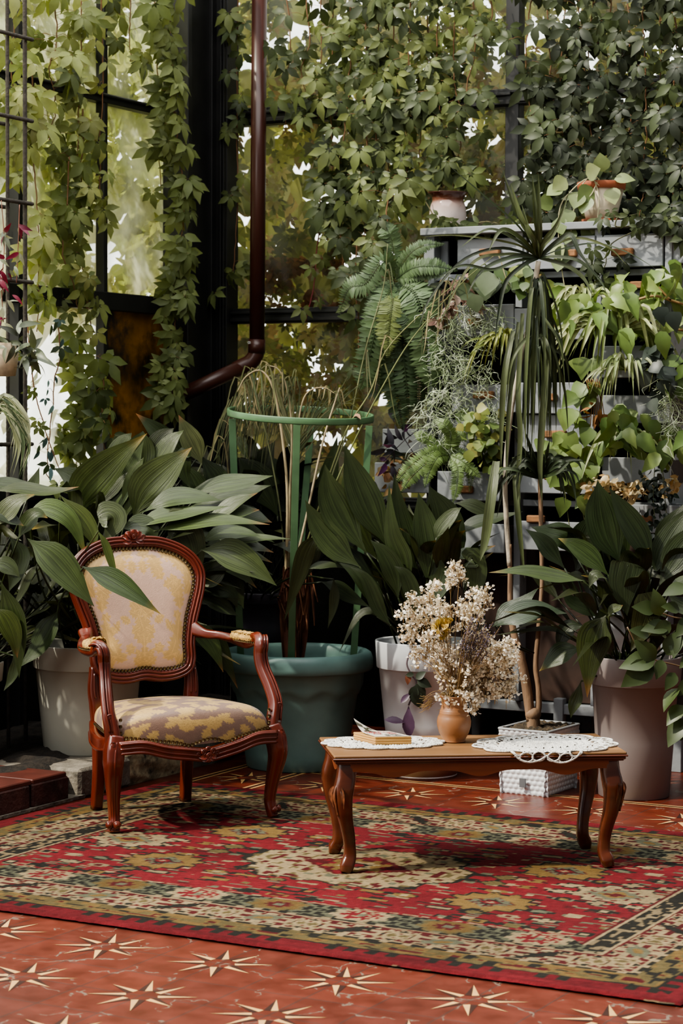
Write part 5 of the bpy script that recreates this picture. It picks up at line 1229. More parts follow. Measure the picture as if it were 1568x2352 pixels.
# Boston fern and the lower fern
FERNM=mat('fern_frond',rough=.5,var=.15,nscale=20,attr=True,transl=.25,tcol=1.4)
def frond(mb,pts,wpx,Y,C,n=46,ang=78,nrm=A(0,-1,.25),ends=.5):
    P=smooth(np.array([at(x,y,Y+d) for x,y,d in pts]),n); T=norm(np.gradient(P,axis=0)); S=norm(np.cross(T,np.broadcast_to(nrm,T.shape))); Nv=np.cross(S,T)
    sweep(mb,P,[.0022,.0012],k=4,C=A(*C)*.7); t=np.linspace(0,1,n); prof=np.clip(np.minimum(t*7+.25,1)*np.minimum((1.04-t)*2.6,1),.05,1)
    L_=wpx/ppm(Y)/2*prof; tp=leaf_tpl(2,.17,fold=.15,curl=.25,power=.6)
    for s in (-1,1):
        D=norm(S*s*math.sin(math.radians(ang))+T*math.cos(math.radians(ang))+Nv*.12+rvec(n)*.06); cc=np.clip(A(*C)*(1+rng.normal(size=(n,1))*.10)*(1+.5*np.clip(t-.75,0,1)[:,None]),0,1)
        inst(mb,tp,basis(D,Nv+rvec(n)*.1),P,L_*rng.uniform(.92,1.05,n),cc)
Yf=YB(910,8.5)
f1=plant('boston_fern','large hanging sword fern with long drooping fronds at the left side of the cabinet','fern',at(905,650,Yf)); mb=MB()
FG=(.085,.135,.058); FGY=(.13,.165,.05); FGD=(.042,.074,.030)
for pts,wd,C in [([(905,640,0),(880,600,-.05),(840,650,-.06),(800,665,-.04),(778,725,0)],60,FG),([(905,640,0),(900,560,0),(890,530,0),(868,500,.05)],52,FG),([(910,640,0),(935,590,-.05),(970,565,-.06),(1022,560,-.05)],38,FG),([(910,640,0),(950,615,-.08),(1000,612,-.1),(1050,622,-.08)],46,FG),([(910,640,0),(945,630,-.06),(985,625,-.08),(1022,635,-.1)],44,FG),
  ([(905,650,0),(885,690,-.1),(862,760,-.12),(838,860,-.1),(826,895,-.08)],74,FG),([(915,650,0),(955,680,-.12),(975,760,-.14),(985,850,-.14),(990,895,-.12)],86,FG),([(910,650,0),(920,700,-.06),(925,800,-.08),(935,900,-.08),(940,960,-.06)],72,FGD),([(905,650,0),(895,720,-.07),(905,820,-.08),(915,930,-.06),(925,985,-.05)],78,FGD),([(900,650,0),(880,720,-.02),(875,800,-.02),(868,880,0),(862,920,0)],62,FGD),([(912,650,0),(945,720,-.03),(955,820,-.03),(962,900,0),(955,955,0)],66,FGD),([(905,655,0),(900,700,-.12),(893,760,-.14),(890,820,-.14)],70,FGY),([(908,650,0),(925,690,-.1),(938,740,-.14),(945,800,-.12)],70,FGD),([(900,645,0),(870,690,-.05),(850,760,-.05),(842,830,-.04)],60,FG),([(915,645,0),(950,650,-.06),(990,700,-.08),(1000,740,-.08)],50,FG),([(905,650,0),(905,760,.03),(900,870,.04),(905,950,.04)],60,FGD)]: frond(mb,pts,wd,Yf,C)
mb.build('fronds',FERNM,f1)
Yg=YB(1010,8.42)
f2=plant('lower_fern','small light green feathery fern spreading below the hanging moss','fern',at(1030,1040,Yg)); mb=MB(); LG=(.12,.18,.055)
for pts,wd in [([(1030,1045,0),(1035,1000,-.02),(1020,975,-.03),(995,963,0)],34),([(1030,1045,0),(990,1040,-.05),(940,1075,-.08),(905,1110,-.08)],42),([(1030,1050,0),(985,1060,-.08),(945,1095,-.1),(920,1130,-.1)],40),([(1035,1050,0),(1050,1075,-.06),(1048,1120,-.08),(1040,1155,-.08)],34),([(1035,1045,0),(1062,1060,-.05),(1085,1080,-.06),(1105,1098,-.06)],30),([(1035,1045,0),(1060,1040,0),(1080,1090,0),(1078,1130,0)],26),([(1025,1040,0),(990,1015,0),(965,1000,0),(950,995,.02)],30),([(1030,1045,0),(1005,1050,-.1),(985,1085,-.1),(975,1120,-.1)],36),([(1040,1040,0),(1045,1010,0),(1060,1000,0),(1070,1015,0)],30)]: frond(mb,pts,wd,Yg,LG,n=40)
mb.build('fronds',FERNM,f2)
# Spanish moss
def moss(label,strokes,n,Y,L_,cols,seed):
    r_=random.Random(seed); o=plant('spanish_moss',label,'moss',at(strokes[0][0],strokes[0][1],Y)); mb=MB()
    w=[s[2] for s in strokes]
    for k in range(n):
        x,y,s=r_.choices(strokes,w)[0]; p=at(x+r_.gauss(0,s*.45),y+r_.gauss(0,s*.45),Y+r_.gauss(0,.025)); P=[p]; d=A(r_.gauss(0,.5),r_.gauss(0,.3),-.7)
        for i in range(6):
            d=d*.55+A(r_.gauss(0,.75),r_.gauss(0,.4),-.28+r_.gauss(0,.45)); P.append(P[-1]+d*L_/6)
        tube(mb,P,[.0016,.0010],3,13,C=A(*r_.choice(cols))*r_.uniform(.75,1.15))
    mb.build('strands',MOSSM,o)
MC=[(.46,.53,.38),(.34,.42,.25),(.58,.63,.50),(.26,.33,.17)]
moss('grey green curly moss draped over the second drawer and hanging beside the large fern',[(1070,715,50),(1040,730,45),(1110,720,45),(1130,740,30),(1030,780,40),(1020,830,36),(1015,880,40),(1060,820,34),(1085,860,40),(1110,830,40),(1000,930,42),(1040,900,36),(990,960,36),(1020,990,30),(1010,1020,26),(1060,940,30),(1120,880,24),(1130,930,18),(1140,960,14)],620,YB(1060,8.50),.10,MC,4)
moss('small tuft of pale curly moss at the right edge under the dark spotted leaves',[(1540,900,30),(1530,930,34),(1550,960,28),(1555,990,20),(1535,860,20)],130,YB(1530,8.5),.10,MC,5)
# leaf clusters
def cluster(name,label,cat,strokes,n,b,size,tpl,cols,stems=None,m=None,part='leaves',down=.7,face=.8,rnd=.5,dy=.04,stemc=(.10,.11,.04),r=.002):
    x,y,_=strokes[0]; Y=YB(x,b); o=plant(name,label,cat,at(x,y,Y)); mb=MB(); leaves(mb,pxs(strokes,n,Y,dy),size/ppm(Y),tpl,cols,down,face,rnd); mb.build(part,m or LEAFM,o)
    if stems:
        mb=MB()
        for s in stems: tube(mb,[at(px,py,Y+.01) for px,py in s],r,5,18,C=stemc)
        mb.build('stems',STK,o)
    return o
YG=[(.20,.24,.07),(.26,.26,.08),(.15,.20,.06),(.11,.16,.05)]
cluster('round_leaf_plant','trailing plant with small round yellow green leaves below the curly moss','houseplant',[(1090,940,24),(1075,960,24),(1110,960,26),(1100,985,30),(1085,1000,30),(1120,1000,26),(1105,1020,30),(1085,1030,24),(1130,1030,26),(1120,1060,26),(1135,1080,22),(1145,985,14)],92,8.5,26,RD,YG,[[(1090,930),(1100,1000),(1125,1080)]],rnd=.4,face=1)
MG=[(.085,.13,.045),(.11,.15,.055),(.065,.10,.038)]
cluster('coin_leaf_plant','round leaved plant growing out of the dark gap below the top drawers','houseplant',[(1215,650,26),(1200,665,20),(1270,655,28),(1290,660,24),(1190,625,22),(1180,605,18),(1300,680,20),(1140,625,14)],34,8.58,34,RD,MG+YG[:1],rnd=.35,face=1)
cluster('big_round_leaf_plant','plant with a few large dull green rounded leaves over the first grey drawer','houseplant',[(1170,630,26),(1110,690,22),(1115,620,12),(1100,660,18),(1290,565,14)],9,8.56,62,RD,[(.075,.105,.055),(.09,.12,.06)],rnd=.2,face=1.2)
cluster('withered_pink_plant','withered pinkish brown leaves spilling from the drawer above the curly moss','houseplant',[(1060,660,26),(1045,680,26),(1030,700,26),(1015,720,20),(1085,680,24),(1105,660,18),(1010,745,10),(1075,700,24)],64,8.52,26,OV,[(.30,.19,.16),(.23,.14,.11),(.36,.26,.21),(.16,.09,.07)],m=DEADM,rnd=.9)
cluster('dry_leaf_heap','heap of pale dry leaves in the low left drawer under the fern','dead leaves',[(900,1085,28),(925,1075,26),(950,1065,26),(975,1060,22),(880,1080,20),(905,1110,20),(920,1135,20)],80,8.58,20,OV,[(.42,.28,.14),(.48,.36,.20),(.30,.18,.08),(.20,.10,.05)],m=DEADM,rnd=1.)
PUR=[(.045,.042,.055),(.06,.05,.07),(.035,.045,.035),(.10,.03,.10)]
cluster('purple_tradescantia','purple grey trailing plant with pointed leaves below the large fern','houseplant',[(880,890,18),(905,930,20),(930,1000,26),(890,1030,26),(950,1010,22),(985,890,14),(995,875,10),(1000,960,12),(860,1095,16),(880,1140,14),(960,1040,18),(900,1060,20)],42,8.50,40,LN,PUR,[[(1000,870),(985,960),(930,1010),(880,1060)],[(930,1010),(960,1060),(975,1100)]],stemc=(.05,.03,.05),rnd=.8)
PO=[(.18,.25,.075),(.14,.20,.06),(.22,.29,.10),(.10,.15,.045)]
cluster('pothos','heart leaved pothos trailing down the right centre of the cabinet with pale green leaves','houseplant',[(1345,830,20),(1350,880,24),(1330,960,30),(1300,985,30),(1290,1020,34),(1345,1005,30),(1310,1050,28),(1355,1055,28),(1280,1060,26),(1310,1090,28),(1280,1105,22),(1330,1115,28),(1310,1150,26),(1335,1160,22),(1315,1200,24),(1330,1205,20),(1300,1225,20),(1340,900,18),(1440,1150,0.5)],70,8.50,46,HT,PO,[[(1345,800),(1330,950),(1290,1050),(1300,1150),(1310,1230)],[(1350,850),(1345,1000),(1330,1120),(1345,1210)]],rnd=.32,face=1.1,down=.9)
def spider(label,c,b,n,L_,arc,seed,w=9,cols=((.30,.34,.16),(.16,.21,.07),(.38,.40,.22)),name='spider_plant',fall=1.):
    r_=random.Random(seed); Y=YB(c[0],b); o=plant(name,label,'houseplant',at(*c,Y)); mb=MB()
    for k in range(n):
        a=r_.uniform(*arc); a=math.radians(a); l=L_*r_.uniform(.6,1.15); x1=c[0]+math.cos(a)*l*.45; y1=c[1]-abs(math.sin(a))*l*.30; x2=c[0]+math.cos(a)*l*.85; y2=c[1]+l*fall*r_.uniform(.1,.8)
        C=A(*r_.choice(cols)); P=[at(*c,Y),at(x1,y1,Y-.04),at((x1*.4+x2*.6),(y1*.5+y2*.5)-l*.05,Y-.06+r_.gauss(0,.04)),at(x2,y2,Y-.05+r_.gauss(0,.06))]
        blade(mb,P,w/ppm(Y),A(0,-.8,.6),.35,[.6,1,1,.9,.6,.2,0],14,C,m=5)
    mb.build('blades',LEAFM,o); return o
spider('striped spider plant arching over the second drawer row beside the dracaena crown',(1345,690),8.55,26,120,(0,180),1)
spider('long striped spider plant hanging over the middle right drawer handle',(1420,760),8.5,34,210,(0,180),2,10)
spider('small striped spider plant hanging under the lower maple shaped leaves',(1432,1010),8.5,26,110,(0,180),3,9,((.26,.30,.15),(.12,.16,.07),(.33,.36,.22)))
spider('yellow green grassy clump growing in the dark gap under the curly moss',(1165,790),8.52,22,120,(60,200),4,7,((.20,.22,.06),(.13,.16,.05)),'grassy_clump')
spider('pale spider plant babies dangling below the long striped spider plant',(1440,850),8.46,30,120,(0,180),6,8,((.24,.30,.13),(.32,.35,.2)))
HBC=[(.17,.24,.07),(.13,.20,.055),(.21,.28,.09),(.10,.155,.045)]
cluster('hibiscus_branch','leafy woody branch with bright green leaves reaching in at the upper right','branch',[(1300,700,26),(1320,680,30),(1290,730,28),(1350,690,28),(1375,720,24),(1400,690,26),(1430,660,26),(1470,650,30),(1500,640,32),(1530,670,34),(1550,640,34),(1500,720,34),(1530,720,32),(1470,720,28),(1440,740,24),(1520,760,28),(1550,740,28),(1560,690,28),(1410,745,22),(1540,610,26),(1470,770,16)],84,8.40,60,HB,HBC,[[(1640,720),(1540,690),(1500,680),(1440,695)],[(1640,765),(1500,752),(1380,745),(1300,740)],[(1540,690),(1500,650),(1480,640)]],stemc=(.33,.22,.10),r=.006,rnd=.45,dy=.07)
cluster('hibiscus_branch','leafy branch with dark toothed leaves at the right edge below the cream and grey drawers','branch',[(1430,950,28),(1460,970,30),(1400,960,22),(1440,1000,26),(1490,960,28),(1530,1000,30),(1560,1010,30),(1500,1030,26),(1520,1050,22),(1470,1010,22),(1550,880,26),(1520,890,20),(1560,840,22),(1410,1010,18)],44,8.40,60,HB,[(.11,.17,.05),(.085,.135,.04),(.14,.19,.06)],[[(1640,1050),(1560,1030),(1500,1005),(1450,985)]],stemc=(.30,.20,.09),r=.005,rnd=.45,dy=.06)
cluster('spotted_scindapsus','dark trailing plant with silvery spotted leaves at the right end of the cabinet','houseplant',[(1500,800,20),(1530,800,22),(1560,810,22),(1475,840,20),(1505,845,18),(1520,880,20),(1545,850,20),(1500,910,18),(1510,700,14),(1540,720,14),(1490,690,12)],30,8.46,46,HT,[(.030,.040,.032),(.045,.058,.048),(.07,.085,.07)],[[(1520,690),(1510,800),(1490,900)]],rnd=.5)
cluster('dark_hanging_plant','dark small leaved plant hanging in front of the cream dried flowers','houseplant',[(1500,1070,20),(1510,1100,24),(1495,1130,22),(1515,1150,24),(1500,1180,22),(1525,1190,20),(1490,1200,18),(1540,1215,16),(1510,1230,14),(1480,1110,14),(1540,1130,16)],120,8.44,17,OV,[(.018,.028,.020),(.026,.036,.026)],[[(1505,1040),(1500,1150),(1510,1240)],[(1520,1060),(1530,1180),(1545,1240)]],rnd=.8)
cluster('cream_dried_flowers','garland of cream and tan dried flowers lying in a low right drawer','flowers',[(1370,1110,20),(1390,1105,22),(1360,1130,16),(1410,1120,22),(1430,1125,22),(1450,1130,22),(1470,1120,22),(1410,1145,18),(1440,1145,16),(1530,1120,20),(1550,1110,18),(1480,1105,18)],210,8.44,18,OV,[(.50,.40,.24),(.42,.30,.15),(.58,.49,.32),(.30,.19,.08)],m=DEADM,part='garland',rnd=1.).children[0]['kind']='stuff'
cluster('orange_dry_stems','tangle of orange dry stems hanging between the pothos and the spider plant','dead leaves',[(1360,920,16),(1365,945,16),(1375,970,14)],10,8.5,30,LN,[(.30,.14,.05)],[[(1345+i*5,870),(1358+i*4,920),(1355+i*6,980)] for i in range(7)],m=DEADM,stemc=(.34,.17,.07))

# ------------------------------------------------------------------ dracaena in the white woven planter
fc=ground(1255,1833); lc=ground(1144,1821); rc=ground(1319,1807)
e1=norm(lc-fc); e2=norm(rc-fc); e2=norm(e2-e1*(e1@e2)); l1=np.linalg.norm(lc-fc); l2=.29; PH=.262
pc=fc+e1*l1/2+e2*l2/2
dra=thing('dracaena','tall dracaena with forked trunk and strappy crown in a white woven planter','potted plant',pc)
WOV=mat('white_woven_plastic',(.62,.64,.66),rough=.5,var=.05)
def wovenwall(mb,o,X,Lx,h,out,nc,nr_):
    k=nc*6+1; r=nr_*5+1; x=np.linspace(0,1,k); z=np.linspace(0,1,r); Xx,Zz=np.meshgrid(x,z,indexing='ij')
    row=np.floor(Zz*nr_-1e-6); ph=(Xx*nc+.5*(row%2)); d=.0055*(np.abs(np.sin(PI*ph))**.7)*(np.abs(np.sin(PI*(Zz*nr_)))**.5)
    tp=.5*(Zz-1)*.03
    V=np.asarray(o)+Xx[...,None]*Lx*X+Zz[...,None]*h*UP+(d+tp)[...,None]*out
    mb.add(V.reshape(-1,3),grid_faces(k,r))
mb=MB()
wovenwall(mb,fc,e1,l1,PH,-e2,9,13); wovenwall(mb,fc,e2,l2,PH,-e1,12,13); wovenwall(mb,fc+e2*l2,e1,l1,PH,e2,9,13); wovenwall(mb,fc+e1*l1,e2,l2,PH,e1,12,13)
cbox(mb,pc+UP*.006,(l1/2-.016,l2/2-.016,.006),e1,e2,UP,.002)
wv=mb.build('planter',WOV,dra)
mb=MB()
for o_,X_,L_ in ((fc,e1,l1),(fc,e2,l2),(fc+e2*l2,e1,l1),(fc+e1*l1,e2,l2)): beam(mb,o_+UP*PH,o_+X_*L_+UP*PH,.012,.010,UP,.003)
mb.build('planter_rim',mat('grey_rim',(.30,.31,.32),rough=.5),wv,smooth=False)
lp=at(1202,1796,fc[1]); 
tl_=(fc*0); pL=onB; 
dd=ray(1201.5,1797.5); nn_=np.cross(e1,UP); tq=((fc-CAM)@nn_)/(dd@nn_); lp=CAM+dd*tq; on=-e2
mb=MB(); cbox(mb,lp+on*.007,(.0145,.002,.0185),e1,np.cross(UP,e1),UP,.002); mb.build('label_square',mat('grey_square',(.10,.105,.115),rough=.6),wv,smooth=False)
mb=MB(); q=16; g=np.linspace(-1,1,q); Aa,Bb=np.meshgrid(g,g,indexing='ij'); mb.add(np.array([pc+e1*i*(l1/2-.012)+e2*j*(l2/2-.012)+UP*(PH-.012+.02*random.random()) for i,j in zip(Aa.ravel(),Bb.ravel())]),grid_faces(q,q))
BARKM=mat('bark_mulch',(.05,.035,.02),rough=1,var=.9,nscale=60,bump=1,bscale=60,dark=(.16,.10,.05),dscale=30,dthr=.6); mb.build('mulch',BARKM,dra)
BRK=mat('tan_bark',(.20,.125,.075),rough=.85,var=.3,nscale=16,stretch=(1,1,.3),bump=.5,bscale=50,dark=(.07,.035,.02),dscale=10,dthr=.62)
PALE=mat('pale_cane',(.40,.35,.27),rough=.8,var=.25,nscale=25,bump=.3)
Yd=pc[1]; YD=lambda x,y,d=0: at(x,y,Yd+d)
mb=MB(); sweep(mb,smooth([YD(1226,1690),YD(1225,1660),YD(1222,1635)],14),[.030,.027,.026],k=12)
sweep(mb,smooth([YD(1219,1655),YD(1212,1600),YD(1204,1550),YD(1193,1500),YD(1180,1455),YD(1172,1400),YD(1171,1320),YD(1170,1250)],50),[.020,.021,.020,.018,.015,.012,.010,.009],k=10)
sweep(mb,smooth([YD(1228,1655),YD(1236,1625),YD(1236,1580),YD(1230,1530),YD(1236,1450),YD(1244,1350),YD(1243,1250),YD(1240,1100)],50),[.015,.014,.012,.011,.010,.009,.009,.010],k=9)
ball(mb,YD(1224,1640),(.033,.032,.030),14,9); mb.build('trunk',BRK,dra)
mb=MB(); sweep(mb,smooth([YD(1170,1300),YD(1162,1180),YD(1160,1100),YD(1167,1000),YD(1185,880),YD(1215,740),YD(1236,600)],50),[.0105,.0105,.010,.0095,.009,.010,.011],k=9); mb.build('cane',PALE,dra)
mb=MB(); DG=[(.030,.045,.018),(.024,.036,.017),(.045,.06,.020),(.07,.085,.025)]
def strap(px,w,ds=None,C=None,nrm=A(0,-1,.3)):
    ds=ds or [0]*len(px); C=C or random.choice(DG); blade(mb,[YD(x,y,d) for (x,y),d in zip(px,ds)],w/ppm(Yd),norm(nrm+rvec(1)[0]*.25),.45,[.7,.9,1,1,1,.9,.7,.4,0],22,A(*C)*random.uniform(.8,1.2),m=5)
CRN=(1237,592)
for e,w in (((1222,400),17),((1236,395),16),((1228,430),14),((1172,420),17),((1150,380),13),((1198,470),15),((1310,430),10),((1295,480),10)):
    m_=((CRN[0]+e[0])/2+(e[0]-CRN[0])*.1,(CRN[1]+e[1])/2); strap([CRN,(CRN[0]*.7+m_[0]*.3,CRN[1]*.5+m_[1]*.5),m_,e],w,[0,-.03,-.05,-.04],(.070,.088,.034))
for pts,w in (([CRN,(1180,550),(1120,528),(1055,570)],11),([CRN,(1190,545),(1150,530),(1120,580)],13),([CRN,(1160,585),(1080,610),(1000,760)],9),([CRN,(1150,570),(1060,600),(985,690),(960,760)],7),([CRN,(1180,590),(1110,620),(1070,680)],10),([CRN,(1280,555),(1310,540),(1330,580),(1365,625)],12),([CRN,(1300,570),(1370,560),(1440,580),(1510,620)],6),([CRN,(1290,555),(1340,548),(1400,570),(1440,610)],6),([CRN,(1280,590),(1330,600),(1375,640),(1395,680)],8),([CRN,(1190,520),(1100,440),(1030,380)],5),([CRN,(1300,610),(1340,640),(1360,680)],10),([CRN,(1200,610),(1160,650),(1145,720),(1135,790)],10),([CRN,(1180,560),(1050,540),(960,545)],5),([CRN,(1185,600),(1130,620),(1060,610),(990,650)],8)):
    strap(pts,w,[0]+[-.05-.03*i for i in range(len(pts)-1)])
for k in range(76):       # skirt of hanging leaves
    x0=1236+random.uniform(-8,8); y0=random.uniform(630,800); s=random.choice((-1,1)); sp=abs(random.gauss(0,27))+4; xe=1240+s*sp*1.15-8; ye=random.uniform(820,1040)
    if s<0: ye+=40
    d=random.uniform(-.10,.10); strap([(x0,y0),(x0+s*sp*.35,y0-10+random.uniform(0,25)),((x0+s*sp*.75+xe)/2,(y0+ye)/2-20),(xe,ye)],random.uniform(5,10),[0,d*.5,d,d],random.choice(DG[:3]+[(.06,.078,.028)]) if random.random()<.96 else (.26,.19,.05))
for pts,w in (([(1178,760),(1160,850),(1152,960),(1150,1080)],14),([(1190,740),(1172,900),(1165,1000),(1162,1110)],10),([(1200,720),(1190,900),(1195,1000),(1190,1120),(1200,1240)],12),([(1260,740),(1250,900),(1240,1050),(1244,1160)],16),([(1140,1060),(1128,1150),(1115,1240),(1102,1290)],24),([(1180,1050),(1186,1150),(1195,1240),(1205,1330)],13)): strap(pts,w,[0]+[-.06]*(len(pts)-1),(.06,.075,.03))
C2=(1240,1098)
for k in range(34):
    a=math.radians(random.uniform(-10,190)); l=random.uniform(60,130); x1=C2[0]+math.cos(a)*l*.5; y1=C2[1]-abs(math.sin(a))*l*.45-10; x2=C2[0]+math.cos(a)*l*.95; y2=C2[1]+random.uniform(-.7,1.1)*l*.8
    strap([C2,(x1,y1),((x1+x2)/2+math.cos(a)*l*.1,(y1+y2)/2-8),(x2,y2)],random.uniform(6,11),[0]+[random.uniform(-.12,.05)]*3,random.choice(DG[:2]))
for e in ((1195,1020),(1205,990),(1262,1010),(1180,1000),(1215,1040)): strap([C2,((C2[0]+e[0])/2,(C2[1]+e[1])/2),e],11,[0,-.03,-.05],DG[1])
mb.build('leaves',ASPM,dra)

# ------------------------------------------------------------------ pots on the cabinet top
zt2=zt+.028
def onTop(px,b):
    p=onB(px,510,b); return A(p[0],p[1],zt2)
s1=onTop(1028,8.92); s2=onTop(1380,8.86)
SPEC=mat('speckled_glaze',rough=.12,spec=.6,var=.05,attr=True,dark=(.10,.05,.035),dscale=38,dthr=.635)
sp=thing('speckled_pot','glazed white pot speckled brown with a dark brown rim on top of the cabinet','pot',s1)
pf=np.array([(.055,0),(.072,.004),(.082,.04),(.085,.08),(.080,.12),(.072,.145),(.078,.165),(.093,.178),(.090,.180),(.070,.165),(.066,.14)])*1.0; cc=np.array([[.52,.44,.42]]*4+[[.40,.30,.27],[.13,.05,.03],[.09,.03,.02],[.08,.025,.018],[.08,.025,.018],[.05,.02,.015],[.05,.02,.015]])
ip=smooth(pf,44); ci=np.stack([np.interp(np.linspace(0,1,44),np.linspace(0,1,11),cc[:,i]) for i in range(3)],1)
mb=MB(); lathe(mb,ip,s1,48,C=ci); mb.build('body',SPEC,sp)
hy=thing('hoya_pot','cream flowerpot with terracotta rim and saucer holding a trailing oval leaved plant on the cabinet','potted plant',s2)
CPT=mat('cream_pot',(.56,.48,.36),rough=.6,var=.15,nscale=6); TER=mat('terracotta',(.27,.075,.03),rough=.75,var=.2)
mb=MB(); lathe(mb,[(.056,.012),(.064,.012),(.098,.155),(.094,.155),(.076,.06)],s2,44); mb.build('pot',CPT,hy)
mb=MB(); lathe(mb,[(.098,.152),(.104,.153),(.107,.182),(.104,.184),(.094,.176),(.090,.14)],s2,44); mb.build('rim',TER,hy)
mb=MB(); lathe(mb,[(.056,0),(.080,.001),(.086,.022),(.082,.023),(.064,.012)],s2,44); mb.build('saucer',TER,hy)
mb=MB(); Yh=s2[1]; HC=[(.20,.25,.11),(.15,.20,.08),(.25,.29,.14)]
for x,y,dx,dy in ((1330,440,-10,30),(1290,430,-35,15),(1270,460,-30,10),(1300,480,5,35),(1345,400,12,-5),(1385,395,-8,-40),(1410,412,45,-6),(1360,430,-30,30),(1400,430,12,38),(1310,520,-10,32),(1280,500,10,35),(1275,560,10,30),(1285,590,-5,30),(1370,500,-8,30),(1362,520,-22,30),(1345,560,-5,30),(1350,450,-14,35),(1300,410,-25,20)):
    p=at(x,y,Yh-.09); q=at(x+dx,y+dy,Yh-.12); inst(mb,RD if abs(dx)<40 else OV,basis((q-p)[None],norm(A(0,-1,.3)+rvec(1)[0]*.3)[None]),p[None],42/ppm(Yh)*random.uniform(.9,1.2),pick(HC,1))
mb.build('leaves',LEAFM,hy)
mb=MB()
for s in ([(1380,430),(1350,410),(1310,440),(1285,480),(1283,560),(1290,620),(1300,680)],[(1385,425),(1365,405),(1340,420),(1320,470),(1310,540)],[(1365,415),(1375,450),(1372,500),(1362,560)],[(1375,410),(1355,450),(1330,455)]): tube(mb,[at(x,y,Yh-.10) for x,y in s],.0026,5,26,C=(.40,.37,.22))
mb.build('stems',STK,hy)
# light green shrub at the right edge, behind the taupe pot
sh=cluster('glossy_shrub','leafy shrub branch with smooth oval leaves hanging over the right side of the taupe pot','branch',[(1410,1475,0.1)],1,8.0,20,OV,[(.08,.12,.04)])
for ch in list(sh.children): bpy.data.objects.remove(ch)
mb=MB(); Yq=7.95+.35
for x,y,dx,dy,s in ((1505,1515,-85,8,1),(1505,1515,-45,-45,1),(1500,1520,-75,60,1.05),(1520,1515,-10,45,.8),(1505,1400,-50,-10,.8),(1515,1415,-8,-62,.7),(1540,1430,-42,30,.9),(1535,1440,-62,-2,.8),(1530,1505,30,-60,1.1),(1560,1455,-20,55,1.),(1490,1460,-40,-20,.7),(1560,1580,-50,45,1),(1570,1620,-45,40,1),(1575,1650,-50,62,.9),(1590,1560,-35,40,.9),(1600,1500,-40,30,1),(1560,1400,-36,-12,.9),(1580,1350,-60,6,.9),(1550,1545,-20,40,.8),(1600,1640,-40,60,1),(1590,1420,-40,40,1)):
    p=at(x,y,Yq-.25); q=at(x+dx,y+dy,Yq-.30); inst(mb,OV,basis((q-p)[None],norm(A(0,-1,.5)+rvec(1)[0]*.3)[None]),p[None],np.linalg.norm(q-p)*.9,pick([(.050,.072,.026),(.06,.085,.03),(.04,.058,.021)],1))
mb.build('leaves',LEAFM,sh)
mb=MB()
for s in ([(1640,1560),(1560,1530),(1505,1516),(1470,1495),(1440,1440)],[(1640,1420),(1560,1420),(1510,1405)],[(1660,1640),(1590,1600),(1560,1580)],[(1640,1420),(1648,1560),(1655,1700),(1660,1842)]): tube(mb,[at(x,y,Yq-.25) for x,y in s],.003,5,20,C=(.10,.06,.03))
mb.build('stems',STK,sh)
# purple trailing stem on the white pot
tr=thing('purple_trailing_stem','purple leaved stem trailing down the front of the tall white pot','houseplant',at(945,1500,Y4-.21)); mb=MB(); Yt=Y4-.215
tube(mb,[at(x,y,Yt) for x,y in ((942,1495),(934,1525),(945,1550),(955,1565),(950,1590),(938,1620))],.004,6,26,C=(.10,.07,.08)); mb.build('stem',STK,tr)
mb=MB()
for x,y,dx,dy,C in ((955,1560,20,-18,0),(957,1562,34,14,0),(955,1570,18,46,0),(952,1575,-5,38,0),(948,1585,20,42,0),(945,1590,-26,24,1),(938,1620,0,76,1),(935,1660,-52,-10,1),(950,1548,-18,3,0),(936,1548,2,24,2)):
    p=at(x,y,Yt-.006); q=at(x+dx,y+dy,Yt-.02); inst(mb,OV if C!=1 else leaf_tpl(5,.2,fold=.3,curl=.1,power=1.3),basis((q-p)[None],norm(A(0,-1,.3)+rvec(1)[0]*.3)[None]),p[None],np.linalg.norm(q-p),pick([[(.035,.045,.028)],[(.085,.045,.085)],[(.25,.10,.06)]][C],1))
mb.build('leaves',LEAFM,tr)

